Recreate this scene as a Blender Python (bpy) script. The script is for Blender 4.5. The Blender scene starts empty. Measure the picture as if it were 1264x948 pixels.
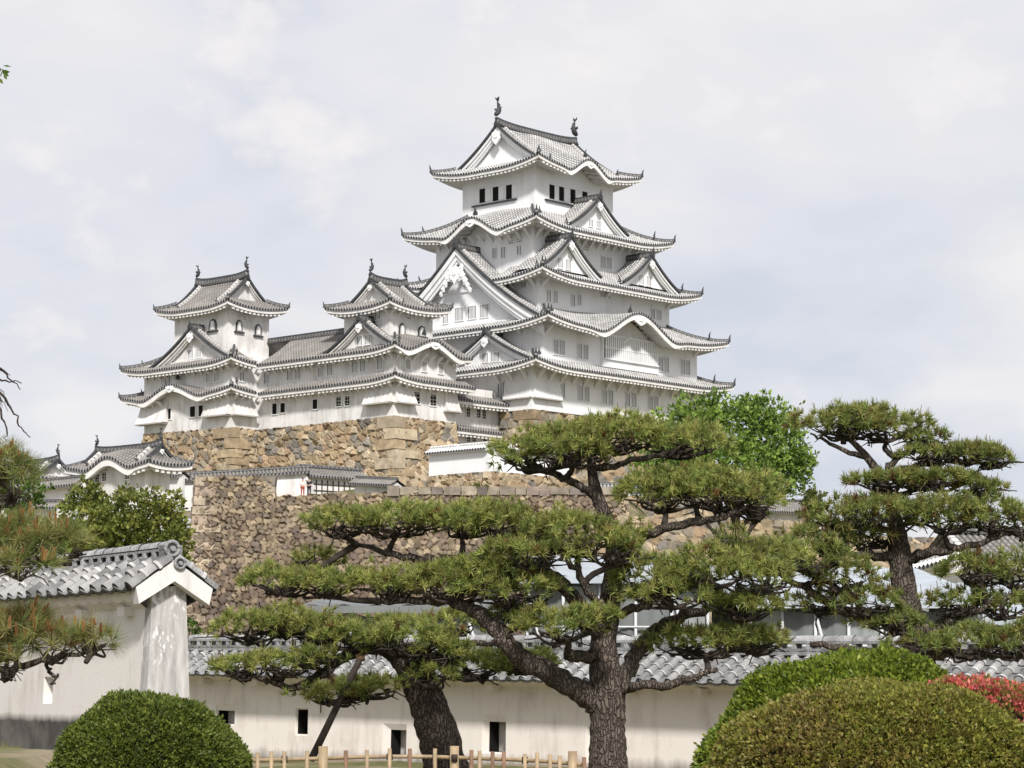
import bpy, math, random
import numpy as np
from math import radians, sin, cos, tan, atan, pi, sqrt, floor
from mathutils import Vector, Matrix

# ------------------------------------------------------------------ camera, world, sun
SC = bpy.context.scene
F, CX, CY, HOR, EYE = 3000.0, 632.0, 474.0, 845.0, 1.6
TH = atan((HOR - CY) / F)
cam_d = bpy.data.cameras.new("camera")
cam_d.sensor_width = 36.0
cam_d.lens = 36.0 * F / 1264.0
cam_d.clip_start = 0.5
cam_d.clip_end = 6000
cam = bpy.data.objects.new("camera", cam_d)
SC.collection.objects.link(cam)
cam.location = (0, 0, EYE)
cam.rotation_euler = (pi / 2 + TH, 0, 0)
SC.camera = cam

SUN_EL, SUN_AZ = 42.0, 8.0            # azimuth: degrees to the right of straight behind the camera
sun_h = Vector((sin(radians(SUN_AZ)), -cos(radians(SUN_AZ))))
sun_dir = Vector((sun_h.x * cos(radians(SUN_EL)), sun_h.y * cos(radians(SUN_EL)), sin(radians(SUN_EL))))
sl = bpy.data.lights.new("sun", 'SUN')
sl.energy = 3.75
sl.angle = radians(6.0)
sl.color = (1.0, 0.965, 0.92)
so = bpy.data.objects.new("sun", sl)
SC.collection.objects.link(so)
so.rotation_euler = sun_dir.to_track_quat('Z', 'Y').to_euler()

W = bpy.data.worlds.new("World")
SC.world = W
W.use_nodes = True
wn, wl = W.node_tree.nodes, W.node_tree.links
wn.clear()
out = wn.new('ShaderNodeOutputWorld')
bg = wn.new('ShaderNodeBackground')
bg.inputs['Strength'].default_value = 0.1
sky = wn.new('ShaderNodeTexSky')
sky.sky_type = 'NISHITA'
sky.sun_disc = False
sky.sun_elevation = radians(SUN_EL)
sky.sun_rotation = math.atan2(sun_dir.x, sun_dir.y)
tc = wn.new('ShaderNodeTexCoord')
mp = wn.new('ShaderNodeMapping')
mp.inputs['Scale'].default_value = (1, 1, 2.2)
mp.inputs['Location'].default_value = (0.37, 0.1, 0.21)
wl.new(tc.outputs['Generated'], mp.inputs['Vector'])
nz = wn.new('ShaderNodeTexNoise')
nz.inputs['Scale'].default_value = 6.5
nz.inputs['Detail'].default_value = 7
nz.inputs['Roughness'].default_value = 0.5
nz.inputs['Distortion'].default_value = 0.25
wl.new(mp.outputs['Vector'], nz.inputs['Vector'])
cr = wn.new('ShaderNodeValToRGB')
e = cr.color_ramp.elements
e[0].position = 0.33; e[0].color = (0.545, 0.57, 0.635, 1)
e[1].position = 0.66; e[1].color = (0.735, 0.715, 0.715, 1)
m_ = e.new(0.47); m_.color = (0.655, 0.657, 0.695, 1)
wl.new(nz.outputs['Fac'], cr.inputs['Fac'])
sep = wn.new('ShaderNodeSeparateXYZ'); wl.new(tc.outputs['Generated'], sep.inputs[0])
low = wn.new('ShaderNodeMapRange'); low.inputs['From Min'].default_value = 0.24; low.inputs['From Max'].default_value = 0.06
wl.new(sep.outputs['Z'], low.inputs['Value'])
n2 = wn.new('ShaderNodeTexNoise'); n2.inputs['Scale'].default_value = 9.0; n2.inputs['Detail'].default_value = 5
mp2 = wn.new('ShaderNodeMapping'); mp2.inputs['Scale'].default_value = (1, 1, 2.0); mp2.inputs['Location'].default_value = (1.75, .3, .4)
wl.new(tc.outputs['Generated'], mp2.inputs['Vector']); wl.new(mp2.outputs['Vector'], n2.inputs['Vector'])
r2 = wn.new('ShaderNodeValToRGB'); r2.color_ramp.elements[0].position = .36; r2.color_ramp.elements[1].position = .60
wl.new(n2.outputs['Fac'], r2.inputs['Fac'])
ml = wn.new('ShaderNodeMath'); ml.operation = 'MULTIPLY'; wl.new(low.outputs[0], ml.inputs[0]); wl.new(r2.outputs['Color'], ml.inputs[1])
mxl = wn.new('ShaderNodeMixRGB'); mxl.inputs['Color2'].default_value = (.42, .475, .58, 1)
wl.new(ml.outputs[0], mxl.inputs['Fac']); wl.new(cr.outputs['Color'], mxl.inputs['Color1'])
sc_ = wn.new('ShaderNodeVectorMath'); sc_.operation = 'SCALE'
sc_.inputs['Scale'].default_value = 10.0
n3 = wn.new('ShaderNodeTexNoise'); n3.inputs['Scale'].default_value = 13.0; n3.inputs['Detail'].default_value = 8; n3.inputs['Roughness'].default_value = .58
mp3 = wn.new('ShaderNodeMapping'); mp3.inputs['Scale'].default_value = (1, 1, 1.5); mp3.inputs['Location'].default_value = (.62, .9, .15)
wl.new(tc.outputs['Generated'], mp3.inputs['Vector']); wl.new(mp3.outputs['Vector'], n3.inputs['Vector'])
r3 = wn.new('ShaderNodeValToRGB'); r3.color_ramp.elements[0].position = .56; r3.color_ramp.elements[1].position = .68
wl.new(n3.outputs['Fac'], r3.inputs['Fac'])
m3 = wn.new('ShaderNodeMixRGB'); m3.inputs['Color2'].default_value = (.80, .755, .735, 1)
f3 = wn.new('ShaderNodeMath'); f3.operation = 'MULTIPLY'; f3.inputs[1].default_value = .7; wl.new(r3.outputs['Color'], f3.inputs[0])
wl.new(f3.outputs[0], m3.inputs['Fac']); wl.new(mxl.outputs['Color'], m3.inputs['Color1']); wl.new(m3.outputs['Color'], sc_.inputs[0])
mx = wn.new('ShaderNodeMixRGB')
mx.inputs['Fac'].default_value = 0.95
wl.new(sky.outputs['Color'], mx.inputs['Color1'])
wl.new(sc_.outputs['Vector'], mx.inputs['Color2'])
wl.new(mx.outputs['Color'], bg.inputs['Color'])
wl.new(bg.outputs['Background'], out.inputs['Surface'])

SC.view_settings.view_transform = 'Standard'
SC.view_settings.look = 'None'
SC.view_settings.exposure = 0.3
SC.view_settings.gamma = 1.0
SC.view_settings.use_curve_mapping = False
SC.cycles.max_bounces = 6
SC.cycles.diffuse_bounces = 3
SC.cycles.transparent_max_bounces = 8

# ------------------------------------------------------------------ measuring helpers: a point of the photograph at a known distance or on a known wall
def ray(px, py):
    x = (px - CX) / F; u = (CY - py) / F
    return np.array([x, cos(TH) - u * sin(TH), sin(TH) + u * cos(TH)])
EYEP = np.array([0, 0, EYE])
def P(px, py, Y):
    d = ray(px, py)
    return EYEP + d * (Y / d[1])
class Frame:
    """building frame: x runs along the right-hand face, y along the left-hand face, z up"""
    def __init__(s, O, psi):
        s.O = np.array(O, float); s.psi = radians(psi)
        s.u = np.array([cos(s.psi), sin(s.psi), 0]); s.v = np.array([-sin(s.psi), cos(s.psi), 0])
    def loc(s, p):
        q = p - s.O
        return np.array([q @ s.u, q @ s.v, q[2]])
    def R(s, px, py, y):
        d = ray(px, py); o = EYEP - s.O
        return s.loc(EYEP + d * ((y - o @ s.v) / (d @ s.v)))
    def L(s, px, py, x):
        d = ray(px, py); o = EYEP - s.O
        return s.loc(EYEP + d * ((x - o @ s.u) / (d @ s.u)))
    def world(s, p):
        return s.O + s.u * p[0] + s.v * p[1] + np.array([0, 0, p[2]])
WORLD = Frame((0, 0, 0), 0)
K = Frame(P(657.2, 503.7, 265), 48)        # the keep's near corner on its stone base

# ------------------------------------------------------------------ materials
def mat(name, rough=0.8, spec=0.2):
    m = bpy.data.materials.new(name); m.use_nodes = True
    b = m.node_tree.nodes['Principled BSDF']
    b.inputs['Roughness'].default_value = rough
    b.inputs['Specular IOR Level'].default_value = spec
    return m, m.node_tree.nodes, m.node_tree.links, b
def noise(nt, ln, scale, detail=4, vec=None, rough=0.55):
    n = nt.new('ShaderNodeTexNoise')
    n.inputs['Scale'].default_value = scale; n.inputs['Detail'].default_value = detail
    n.inputs['Roughness'].default_value = rough
    if vec is not None: ln.new(vec, n.inputs['Vector'])
    return n.outputs['Fac']
def ramp(nt, ln, fac, stops):
    r = nt.new('ShaderNodeValToRGB')
    el = r.color_ramp.elements
    while len(el) < len(stops): el.new(0.5)
    for q, (p, c) in zip(el, stops):
        q.position = p; q.color = (*c, 1) if len(c) == 3 else c
    ln.new(fac, r.inputs['Fac'])
    return r.outputs['Color']
def math_(nt, ln, op, a, b=None, c=None):
    n = nt.new('ShaderNodeMath'); n.operation = op
    for i, v in enumerate((a, b, c)):
        if v is None: continue
        if isinstance(v, (int, float)): n.inputs[i].default_value = v
        else: ln.new(v, n.inputs[i])
    return n.outputs[0]
def mix(nt, ln, fac, a, b, mode='MIX'):
    n = nt.new('ShaderNodeMixRGB'); n.blend_type = mode
    for k, v in (('Fac', fac), ('Color1', a), ('Color2', b)):
        if isinstance(v, (int, float)): n.inputs[k].default_value = v
        elif isinstance(v, tuple): n.inputs[k].default_value = (*v, 1)
        else: ln.new(v, n.inputs[k])
    return n.outputs['Color']
def bump(nt, ln, b, h, strength=0.3, dist=0.02):
    n = nt.new('ShaderNodeBump'); n.inputs['Strength'].default_value = strength
    n.inputs['Distance'].default_value = dist
    ln.new(h, n.inputs['Height']); ln.new(n.outputs['Normal'], b.inputs['Normal'])
def objcoord(nt): return nt.new('ShaderNodeTexCoord').outputs['Object']
def mapped(nt, ln, vec, scale):
    n = nt.new('ShaderNodeMapping'); n.inputs['Scale'].default_value = scale
    ln.new(vec, n.inputs['Vector']); return n.outputs['Vector']

def plaster(name, c, dirt, streak=0.35, scale=0.5):
    m, nt, ln, b = mat(name, 0.75, 0.15)
    oc = objcoord(nt)
    n1 = noise(nt, ln, scale, 5, oc)
    n2 = noise(nt, ln, scale * 1.6, 5, mapped(nt, ln, oc, (1.4, 1.4, 0.22)), 0.65)
    f = math_(nt, ln, 'MULTIPLY_ADD', n2, 0.6, math_(nt, ln, 'MULTIPLY', n1, 0.4))
    col = ramp(nt, ln, f, [(0.36, dirt), (0.36 + streak * 0.6, c), (0.8, tuple(min(.85, v * 1.03) for v in c))])
    ln.new(col, b.inputs['Base Color'])
    return m
def flat(name, c, rough=0.7, var=0.25, scale=3.0, spec=0.2):
    m, nt, ln, b = mat(name, rough, spec)
    oc = objcoord(nt)
    f = noise(nt, ln, scale, 5, oc)
    col = ramp(nt, ln, f, [(0.3, tuple(v * (1 - var) for v in c)), (0.7, tuple(v * (1 + var) for v in c))])
    ln.new(col, b.inputs['Base Color'])
    bump(nt, ln, b, noise(nt, ln, scale * 6, 4, oc), 0.25, 0.01)
    return m
def tile_mat(name, pan, rib, joint, duty=0.45, period=0.42, warm=0.0):
    """UV.x counts the tile rows, UV.y is metres up the slope"""
    m, nt, ln, b = mat(name, 0.6, 0.3)
    uv = nt.new('ShaderNodeUVMap').outputs['UV']
    sp = nt.new('ShaderNodeSeparateXYZ'); ln.new(uv, sp.inputs[0])
    fu = math_(nt, ln, 'FRACT', sp.outputs['X'])
    du = math_(nt, ln, 'ABSOLUTE', math_(nt, ln, 'SUBTRACT', fu, 0.5))
    ribm = math_(nt, ln, 'LESS_THAN', du, 0.3)
    fv = math_(nt, ln, 'FRACT', math_(nt, ln, 'DIVIDE', sp.outputs['Y'], period))
    jm = math_(nt, ln, 'MULTIPLY', ribm, math_(nt, ln, 'LESS_THAN', fv, duty))
    oc = objcoord(nt)
    n1 = noise(nt, ln, 0.7, 5, oc)
    c1 = mix(nt, ln, ribm, pan, rib)
    jm2 = math_(nt, ln, 'MULTIPLY', jm, ramp(nt, ln, noise(nt, ln, 2.2, 3, oc), [(0.3, (.45, .45, .45)), (0.6, (1, 1, 1))]))
    c2 = mix(nt, ln, jm2, c1, joint)
    c3 = mix(nt, ln, 1.0, c2, ramp(nt, ln, n1, [(0.3, (.72, .70, .68)), (0.7, (1.1, 1.09, 1.07))]), 'MULTIPLY')
    ln.new(c3, b.inputs['Base Color'])
    return m
def tile_end_mat(name, dark, light):
    m, nt, ln, b = mat(name, 0.6, 0.3)
    uv = nt.new('ShaderNodeUVMap').outputs['UV']
    sp = nt.new('ShaderNodeSeparateXYZ'); ln.new(uv, sp.inputs[0])
    fu = math_(nt, ln, 'FRACT', sp.outputs['X'])
    du = math_(nt, ln, 'ABSOLUTE', math_(nt, ln, 'SUBTRACT', fu, 0.5))
    ln.new(mix(nt, ln, math_(nt, ln, 'LESS_THAN', du, 0.32), light, dark), b.inputs['Base Color'])
    return m
def attr_mat(name, rough=0.8, spec=0.15, bscale=None, mul=None, trans=0.0, gain=1.0):
    m, nt, ln, b = mat(name, rough, spec)
    a = nt.new('ShaderNodeAttribute'); a.attribute_name = 'Col'
    col = a.outputs['Color']
    if mul:
        oc = objcoord(nt)
        col = mix(nt, ln, 1.0, col, ramp(nt, ln, noise(nt, ln, mul, 5, oc), [(0.3, (.65, .65, .65)), (0.7, (1.25, 1.25, 1.25))]), 'MULTIPLY')
    ln.new(col, b.inputs['Base Color'])
    if bscale: bump(nt, ln, b, noise(nt, ln, bscale, 6, objcoord(nt)), 0.6, 0.05)
    if trans:
        tr = nt.new('ShaderNodeBsdfTranslucent'); ln.new(col, tr.inputs['Color'])
        ms = nt.new('ShaderNodeMixShader'); ms.inputs[0].default_value = trans
        ln.new(b.outputs[0], ms.inputs[1]); ln.new(tr.outputs[0], ms.inputs[2])
        ln.new(ms.outputs[0], nt['Material Output'].inputs['Surface'])
    return m

M = {}
M['plaster'] = plaster('castle_plaster', (.82, .82, .82), (.72, .715, .71), 0.22, 0.35)
M['plaster_old'] = plaster('weathered_plaster', (.76, .745, .725), (.52, .50, .475), 0.3)
M['plaster_shade'] = plaster('eave_plaster', (.80, .785, .765), (.66, .64, .61), 0.3)
M['tile'] = tile_mat('roof_tile', (.11, .11, .115), (.29, .29, .292), (.62, .615, .61), 0.45)
M['tile_old'] = tile_mat('weathered_roof_tile', (.105, .10, .097), (.20, .19, .18), (.33, .315, .30), 0.36)
M['tile_white'] = tile_mat('white_roof_tile', (.45, .45, .46), (.72, .72, .72), (.8, .8, .8), 0.7)
M['tile_end'] = tile_end_mat('tile_end', (.035, .035, .04), (.30, .30, .30))
M['ridge'] = tile_mat('ridge_tile', (.085, .085, .088), (.12, .12, .12), (.28, .275, .27), 0.25, 0.5)
M['ridge_white'] = tile_mat('plastered_ridge_tile', (.45, .45, .44), (.62, .61, .6), (.12, .12, .12), 0.25, 0.45)
M['dark'] = flat('dark_tile', (.055, .057, .06), 0.6, 0.4)
M['hole'] = flat('dark_opening', (.012, .011, .01), 0.9, 0.3)
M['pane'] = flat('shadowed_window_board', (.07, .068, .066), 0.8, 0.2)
M['board'] = flat('grey_shutter', (.42, .40, .37), 0.8, 0.15)
M['wood_dark'] = flat('dark_wood', (.06, .045, .035), 0.8, 0.4)
M['stone'] = attr_mat('wall_stone', 0.9, 0.1, 2.2, 1.1)
M['leaf'] = attr_mat('leaf', 0.5, 0.3, None, None, 0.35)
M['needle'] = attr_mat('pine_needle', 0.5, 0.25, None, None, 0.42)
M['bark'] = None

# ------------------------------------------------------------------ mesh builder
class MB:
    def __init__(s):
        s.v = []; s.f = []; s.fm = []; s.uv = []; s.col = []; s.n = 0; s.smooth = []
    def add(s, verts, faces, m=0, uv=None, col=None, smooth=False):
        verts = np.asarray(verts, float).reshape(-1, 3)
        faces = np.asarray(faces, int)
        s.v.append(verts); s.f.append(faces + s.n); s.fm.append(np.full(len(faces), m)); s.smooth.append(np.full(len(faces), smooth))
        s.uv.append(np.zeros((len(verts), 2)) if uv is None else np.asarray(uv, float).reshape(-1, 2))
        if col is None: col = np.ones((len(verts), 3)) * .5
        col = np.asarray(col, float)
        if col.size == 3 and len(verts) > 1: col = col.reshape(3)
        if col.ndim == 1: col = np.tile(col, (len(verts), 1))
        s.col.append(col); s.n += len(verts)
        return s
    def grid(s, G, m=0, uv=None, col=None, smooth=False, flip=False, keep=None):
        """G: (na, nt, 3)"""
        na, nt = G.shape[:2]
        i = np.arange(na * nt).reshape(na, nt)
        q = np.stack([i[:-1, :-1], i[1:, :-1], i[1:, 1:], i[:-1, 1:]], -1)
        if keep is not None: q = q[keep]
        q = q.reshape(-1, 4)
        if flip: q = q[:, ::-1]
        return s.add(G.reshape(-1, 3), q, m, None if uv is None else np.asarray(uv).reshape(-1, 2), None if col is None else np.asarray(col).reshape(-1, 3), smooth)
    def box(s, c, size, m=0, ax=None, col=None):
        """box centred at c with half axes ax (3x3 rows) or along the axes"""
        A = np.eye(3) if ax is None else np.asarray(ax, float)
        h = np.asarray(size, float) / 2
        sg = np.array([[-1, -1, -1], [1, -1, -1], [1, 1, -1], [-1, 1, -1], [-1, -1, 1], [1, -1, 1], [1, 1, 1], [-1, 1, 1]], float)
        v = np.asarray(c, float) + (sg * h) @ A
        f = [[0, 3, 2, 1], [4, 5, 6, 7], [0, 1, 5, 4], [1, 2, 6, 5], [2, 3, 7, 6], [3, 0, 4, 7]]
        uv = np.stack([(sg[:, 0] * h[0] + sg[:, 1] * h[1]), sg[:, 2] * h[2]], -1)
        return s.add(v, f, m, uv, col)
    def hexa(s, b, t, m=0, col=None):
        """bottom quad b, top quad t (4 points each, same winding)"""
        v = np.concatenate([np.asarray(b, float), np.asarray(t, float)])
        f = [[0, 3, 2, 1], [4, 5, 6, 7], [0, 1, 5, 4], [1, 2, 6, 5], [2, 3, 7, 6], [3, 0, 4, 7]]
        return s.add(v, f, m, None, col)
    def prism(s, poly, dirv, m=0, col=None):
        """extrude a planar polygon along dirv; fan-filled caps (poly must be star shaped round its mean)"""
        p = np.asarray(poly, float); n = len(p); d = np.asarray(dirv, float)
        c0 = p.mean(0)
        v = np.concatenate([p, p + d, [c0, c0 + d]])
        tri = []; quad = []
        for i in range(n):
            j = (i + 1) % n
            quad.append([i, j, n + j, n + i])
            tri.append([2 * n, j, i]); tri.append([2 * n + 1, n + i, n + j])
        k = s.n
        s.add(v, quad, m, None, col)
        s.f.append(np.array(tri) + k); s.fm.append(np.full(len(tri), m)); s.smooth.append(np.full(len(tri), False))
        return s
    def sweep(s, path, w, h, m=0, up=(0, 0, 1), lift=0.0, mtop=None):
        """rectangular section swept along a path; bottom centre rides on the path"""
        p = np.asarray(path, float); n = len(p); up = np.asarray(up, float)
        t = np.gradient(p, axis=0); t /= np.linalg.norm(t, axis=1)[:, None]
        sd = np.cross(t, up); sd /= np.maximum(np.linalg.norm(sd, axis=1)[:, None], 1e-6)
        nu = np.cross(sd, t)
        w = np.broadcast_to(w, n)[:, None]; h = np.broadcast_to(h, n)[:, None]
        b = p + nu * lift
        R = np.stack([b - sd * w / 2, b + sd * w / 2, b + sd * w * .4 + nu * h, b - sd * w * .4 + nu * h], 1)
        L = np.concatenate([[0], np.cumsum(np.linalg.norm(np.diff(p, axis=0), axis=1))])
        uvx = np.array([0.05, 0.05, 0.5, 0.5])
        uv = np.stack([np.tile(uvx, (n, 1)), np.tile(L[:, None], (1, 4))], -1)
        i = np.arange(n * 4).reshape(n, 4)
        qs = []; ms = []
        for a in range(4):
            c = (a + 1) % 4
            qs.append(np.stack([i[:-1, a], i[:-1, c], i[1:, c], i[1:, a]], -1))
        q = np.concatenate(qs)
        k = s.n
        s.add(R.reshape(-1, 3), q, m, uv.reshape(-1, 2))
        caps = np.array([[0, 3, 2, 1], [4 * n - 4, 4 * n - 3, 4 * n - 2, 4 * n - 1]]) + k
        s.f.append(caps); s.fm.append(np.full(2, m)); s.smooth.append(np.full(2, False))
        return s
    def tube(s, path, rad, m=0, k=8, col=None, smooth=True, wob=0.0, rng=None):
        p = np.asarray(path, float); n = len(p)
        t = np.gradient(p, axis=0); t /= np.maximum(np.linalg.norm(t, axis=1)[:, None], 1e-9)
        a = np.array([0, 0, 1.0]) if abs(t[0][2]) < .9 else np.array([1.0, 0, 0])
        u = np.cross(t[0], a); u /= np.linalg.norm(u)
        rad = np.broadcast_to(rad, n).astype(float)
        rings = []; th = np.arange(k) / k * 2 * pi
        for i in range(n):
            u = u - t[i] * (u @ t[i]); u /= np.linalg.norm(u)
            w = np.cross(t[i], u)
            r = rad[i] * (1 + (wob * (rng.random(k) - .5) * 2 if wob else 0))
            rings.append(p[i] + (np.cos(th) * r)[:, None] * u + (np.sin(th) * r)[:, None] * w)
        V = np.concatenate(rings + [[p[0]], [p[-1]]])
        idx = np.arange(n * k).reshape(n, k); nx = np.roll(idx, -1, 1)
        q = np.stack([idx[:-1], nx[:-1], nx[1:], idx[1:]], -1).reshape(-1, 4)
        k0 = s.n
        L = np.concatenate([[0], np.cumsum(np.linalg.norm(np.diff(p, axis=0), axis=1))])
        uv = np.concatenate([np.stack([np.tile(np.arange(k) / k, n), np.repeat(L, k)], -1), [[0, 0], [0, 0]]])
        s.add(V, q, m, uv, col, smooth)
        tri = [[n * k, nx[0, i], idx[0, i]] for i in range(k)] + [[n * k + 1, idx[-1, i], nx[-1, i]] for i in range(k)]
        s.f.append(np.array(tri) + k0); s.fm.append(np.full(len(tri), m)); s.smooth.append(np.full(len(tri), False))
        return s
    def mesh(s, name, mats, origin=(0, 0, 0)):
        me = bpy.data.meshes.new(name)
        V = np.concatenate(s.v) - np.asarray(origin, float)
        me.vertices.add(len(V)); me.vertices.foreach_set('co', V.ravel())
        sizes = np.concatenate([np.full(len(f), f.shape[1]) for f in s.f])
        loops = np.concatenate([f.ravel() for f in s.f])
        me.loops.add(len(loops)); me.loops.foreach_set('vertex_index', loops.astype(np.int32))
        me.polygons.add(len(sizes))
        st = np.concatenate([[0], np.cumsum(sizes)[:-1]])
        me.polygons.foreach_set('loop_start', st.astype(np.int32))
        me.polygons.foreach_set('material_index', np.concatenate(s.fm).astype(np.int32))
        me.polygons.foreach_set('use_smooth', np.concatenate(s.smooth).astype(bool))
        uvl = me.uv_layers.new(name='UVMap')
        UV = np.concatenate(s.uv)[loops]
        uvl.data.foreach_set('uv', UV.ravel())
        C = np.concatenate(s.col)
        ca = me.color_attributes.new('Col', 'FLOAT_COLOR', 'POINT')
        ca.data.foreach_set('color', np.concatenate([C, np.ones((len(C), 1))], 1).ravel())
        for m in (mats if isinstance(mats, (list, tuple)) else [mats]): me.materials.append(m)
        me.update(calc_edges=True); me.validate()
        return me

def link(o): SC.collection.objects.link(o); return o
class Thing:
    """an Empty at the thing's base; parts are built in frame coordinates"""
    def __init__(s, name, label, cat, frame, origin, group=None):
        s.fr = frame; s.o = np.asarray(origin, float)
        e = bpy.data.objects.new(name, None); link(e)
        e.location = frame.world(s.o); e.rotation_euler = (0, 0, frame.psi)
        e.empty_display_size = 0.5
        e['label'] = label; e['category'] = cat
        if group: e['group'] = group
        s.e = e
    def part(s, name, mb, mats, parent=None):
        o = bpy.data.objects.new(name, mb.mesh(name, mats, s.o)); link(o)
        o.parent = parent or s.e
        return o
    def inst(s, name, me, loc, rz=0.0, parent=None):
        o = bpy.data.objects.new(name, me); link(o)
        o.parent = parent or s.e
        o.location = np.asarray(loc, float) - s.o; o.rotation_euler = (0, 0, rz)
        return o
def single(name, mb, mats, label, cat, frame=WORLD, origin=(0, 0, 0), group=None, kind=None):
    o = bpy.data.objects.new(name, mb.mesh(name, mats, origin)); link(o)
    o.location = frame.world(np.asarray(origin, float)); o.rotation_euler = (0, 0, frame.psi)
    if label: o['label'] = label
    if cat: o['category'] = cat
    if group: o['group'] = group
    if kind: o['kind'] = kind
    return o
# ------------------------------------------------------------------ Japanese roofs
RIBF = np.array([0, .17, .32, .5, .68, .83]); RIBH = np.array([0, .0, .075, .11, .075, .0])
CACHE = {}
def end_tile_mesh(s=1.0):
    k = ('end', s)
    if k not in CACHE:
        mb = MB()
        pl = np.array([[-.3, 0, 0], [.3, 0, 0], [.34, 0, .22], [.2, 0, .5], [0, 0, .68], [-.2, 0, .5], [-.34, 0, .22]]) * s
        mb.prism(pl + [0, -.1 * s, 0], (0, .22 * s, 0))
        path = np.array([[0, .1, .3], [0, -.02, .62], [0, -.06, .9], [0, -.22, 1.15]]) * s
        mb.tube(path, np.array([.16, .13, .09, .03]) * s, 0, 6)
        CACHE[k] = mb.mesh('ridge_end_tile', M['dark'])
    return CACHE[k]
def fish_mesh(s=1.0):
    k = ('fish', s)
    if k not in CACHE:
        mb = MB()
        path = np.array([[0, -.45, .1], [0, -.25, .28], [0, .0, .5], [0, .16, .85], [0, .12, 1.25], [0, -.02, 1.6], [0, -.14, 1.85]]) * s
        mb.tube(path, np.array([.2, .3, .33, .28, .21, .13, .06]) * s, 0, 8)
        for sx in (-1, 1):       # split tail, breast fins
            f = np.array([[0, -.1, 1.75], [.1 * sx, -.42, 2.1], [.3 * sx, -.2, 2.35], [.12 * sx, .0, 1.95]]) * s
            mb.prism(f, (.05 * s, 0.02 * s, 0))
            f = np.array([[.2 * sx, 0, .6], [.55 * sx, -.1, .85], [.6 * sx, .05, 1.1], [.22 * sx, .1, .95]]) * s
            mb.prism(f, (0, .06 * s, 0))
        for z, y in ((.7, .45), (1.05, .42), (1.4, .28)):
            f = np.array([[0, y - .2, z - .12], [0, y + .12, z + .05], [0, y - .05, z + .2], [0, y - .22, z + .14]]) * s
            mb.prism(f, (.05 * s, 0, 0))
        CACHE[k] = mb.mesh('roof_fish', M['dark'])
    return CACHE[k]
def pendant_mesh(w, h, big=False):
    k = ('pend', w, h, big)
    if k not in CACHE:
        mb = MB()
        def blob(cx, cz, rx, rz, lob=0, y=0.0, t=.14):
            a = np.arange(20) / 20 * 2 * pi
            r = 1 + (.16 * np.cos(a * lob) if lob else 0)
            mb.prism(np.stack([cx + rx * r * np.sin(a), np.full(20, y), cz + rz * r * np.cos(a)], -1), (0, -t, 0))
        p = np.array([[-.5, 0, 0], [-.42, 0, -.3], [-.5, 0, -.5], [-.3, 0, -.72], [0, 0, -1], [.3, 0, -.72], [.5, 0, -.5], [.42, 0, -.3], [.5, 0, 0], [.2, 0, .12], [-.2, 0, .12]]) * [w, 1, h]
        mb.prism(p, (0, -.18, 0))
        blob(0, -.25 * h, .2 * w, .2 * h, 6, -.17, .1)
        if big:
            for sx in (-1, 1):
                for i, (dx, dz, r) in enumerate(((.62, -.28, .34), (.98, -.52, .28), (1.3, -.86, .26), (1.6, -1.16, .22), (1.88, -1.44, .18), (.45, -.62, .22), (.75, .02, .22))):
                    blob(sx * dx * w, dz * h, r * w, r * h * .9, 5, 0.02 * i, .16)
                    blob(sx * dx * w, dz * h, r * w * .45, r * h * .4, 0, -.15, .06)
        CACHE[k] = mb.mesh('pendant_ornament', M['plaster'])
    return CACHE[k]

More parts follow.
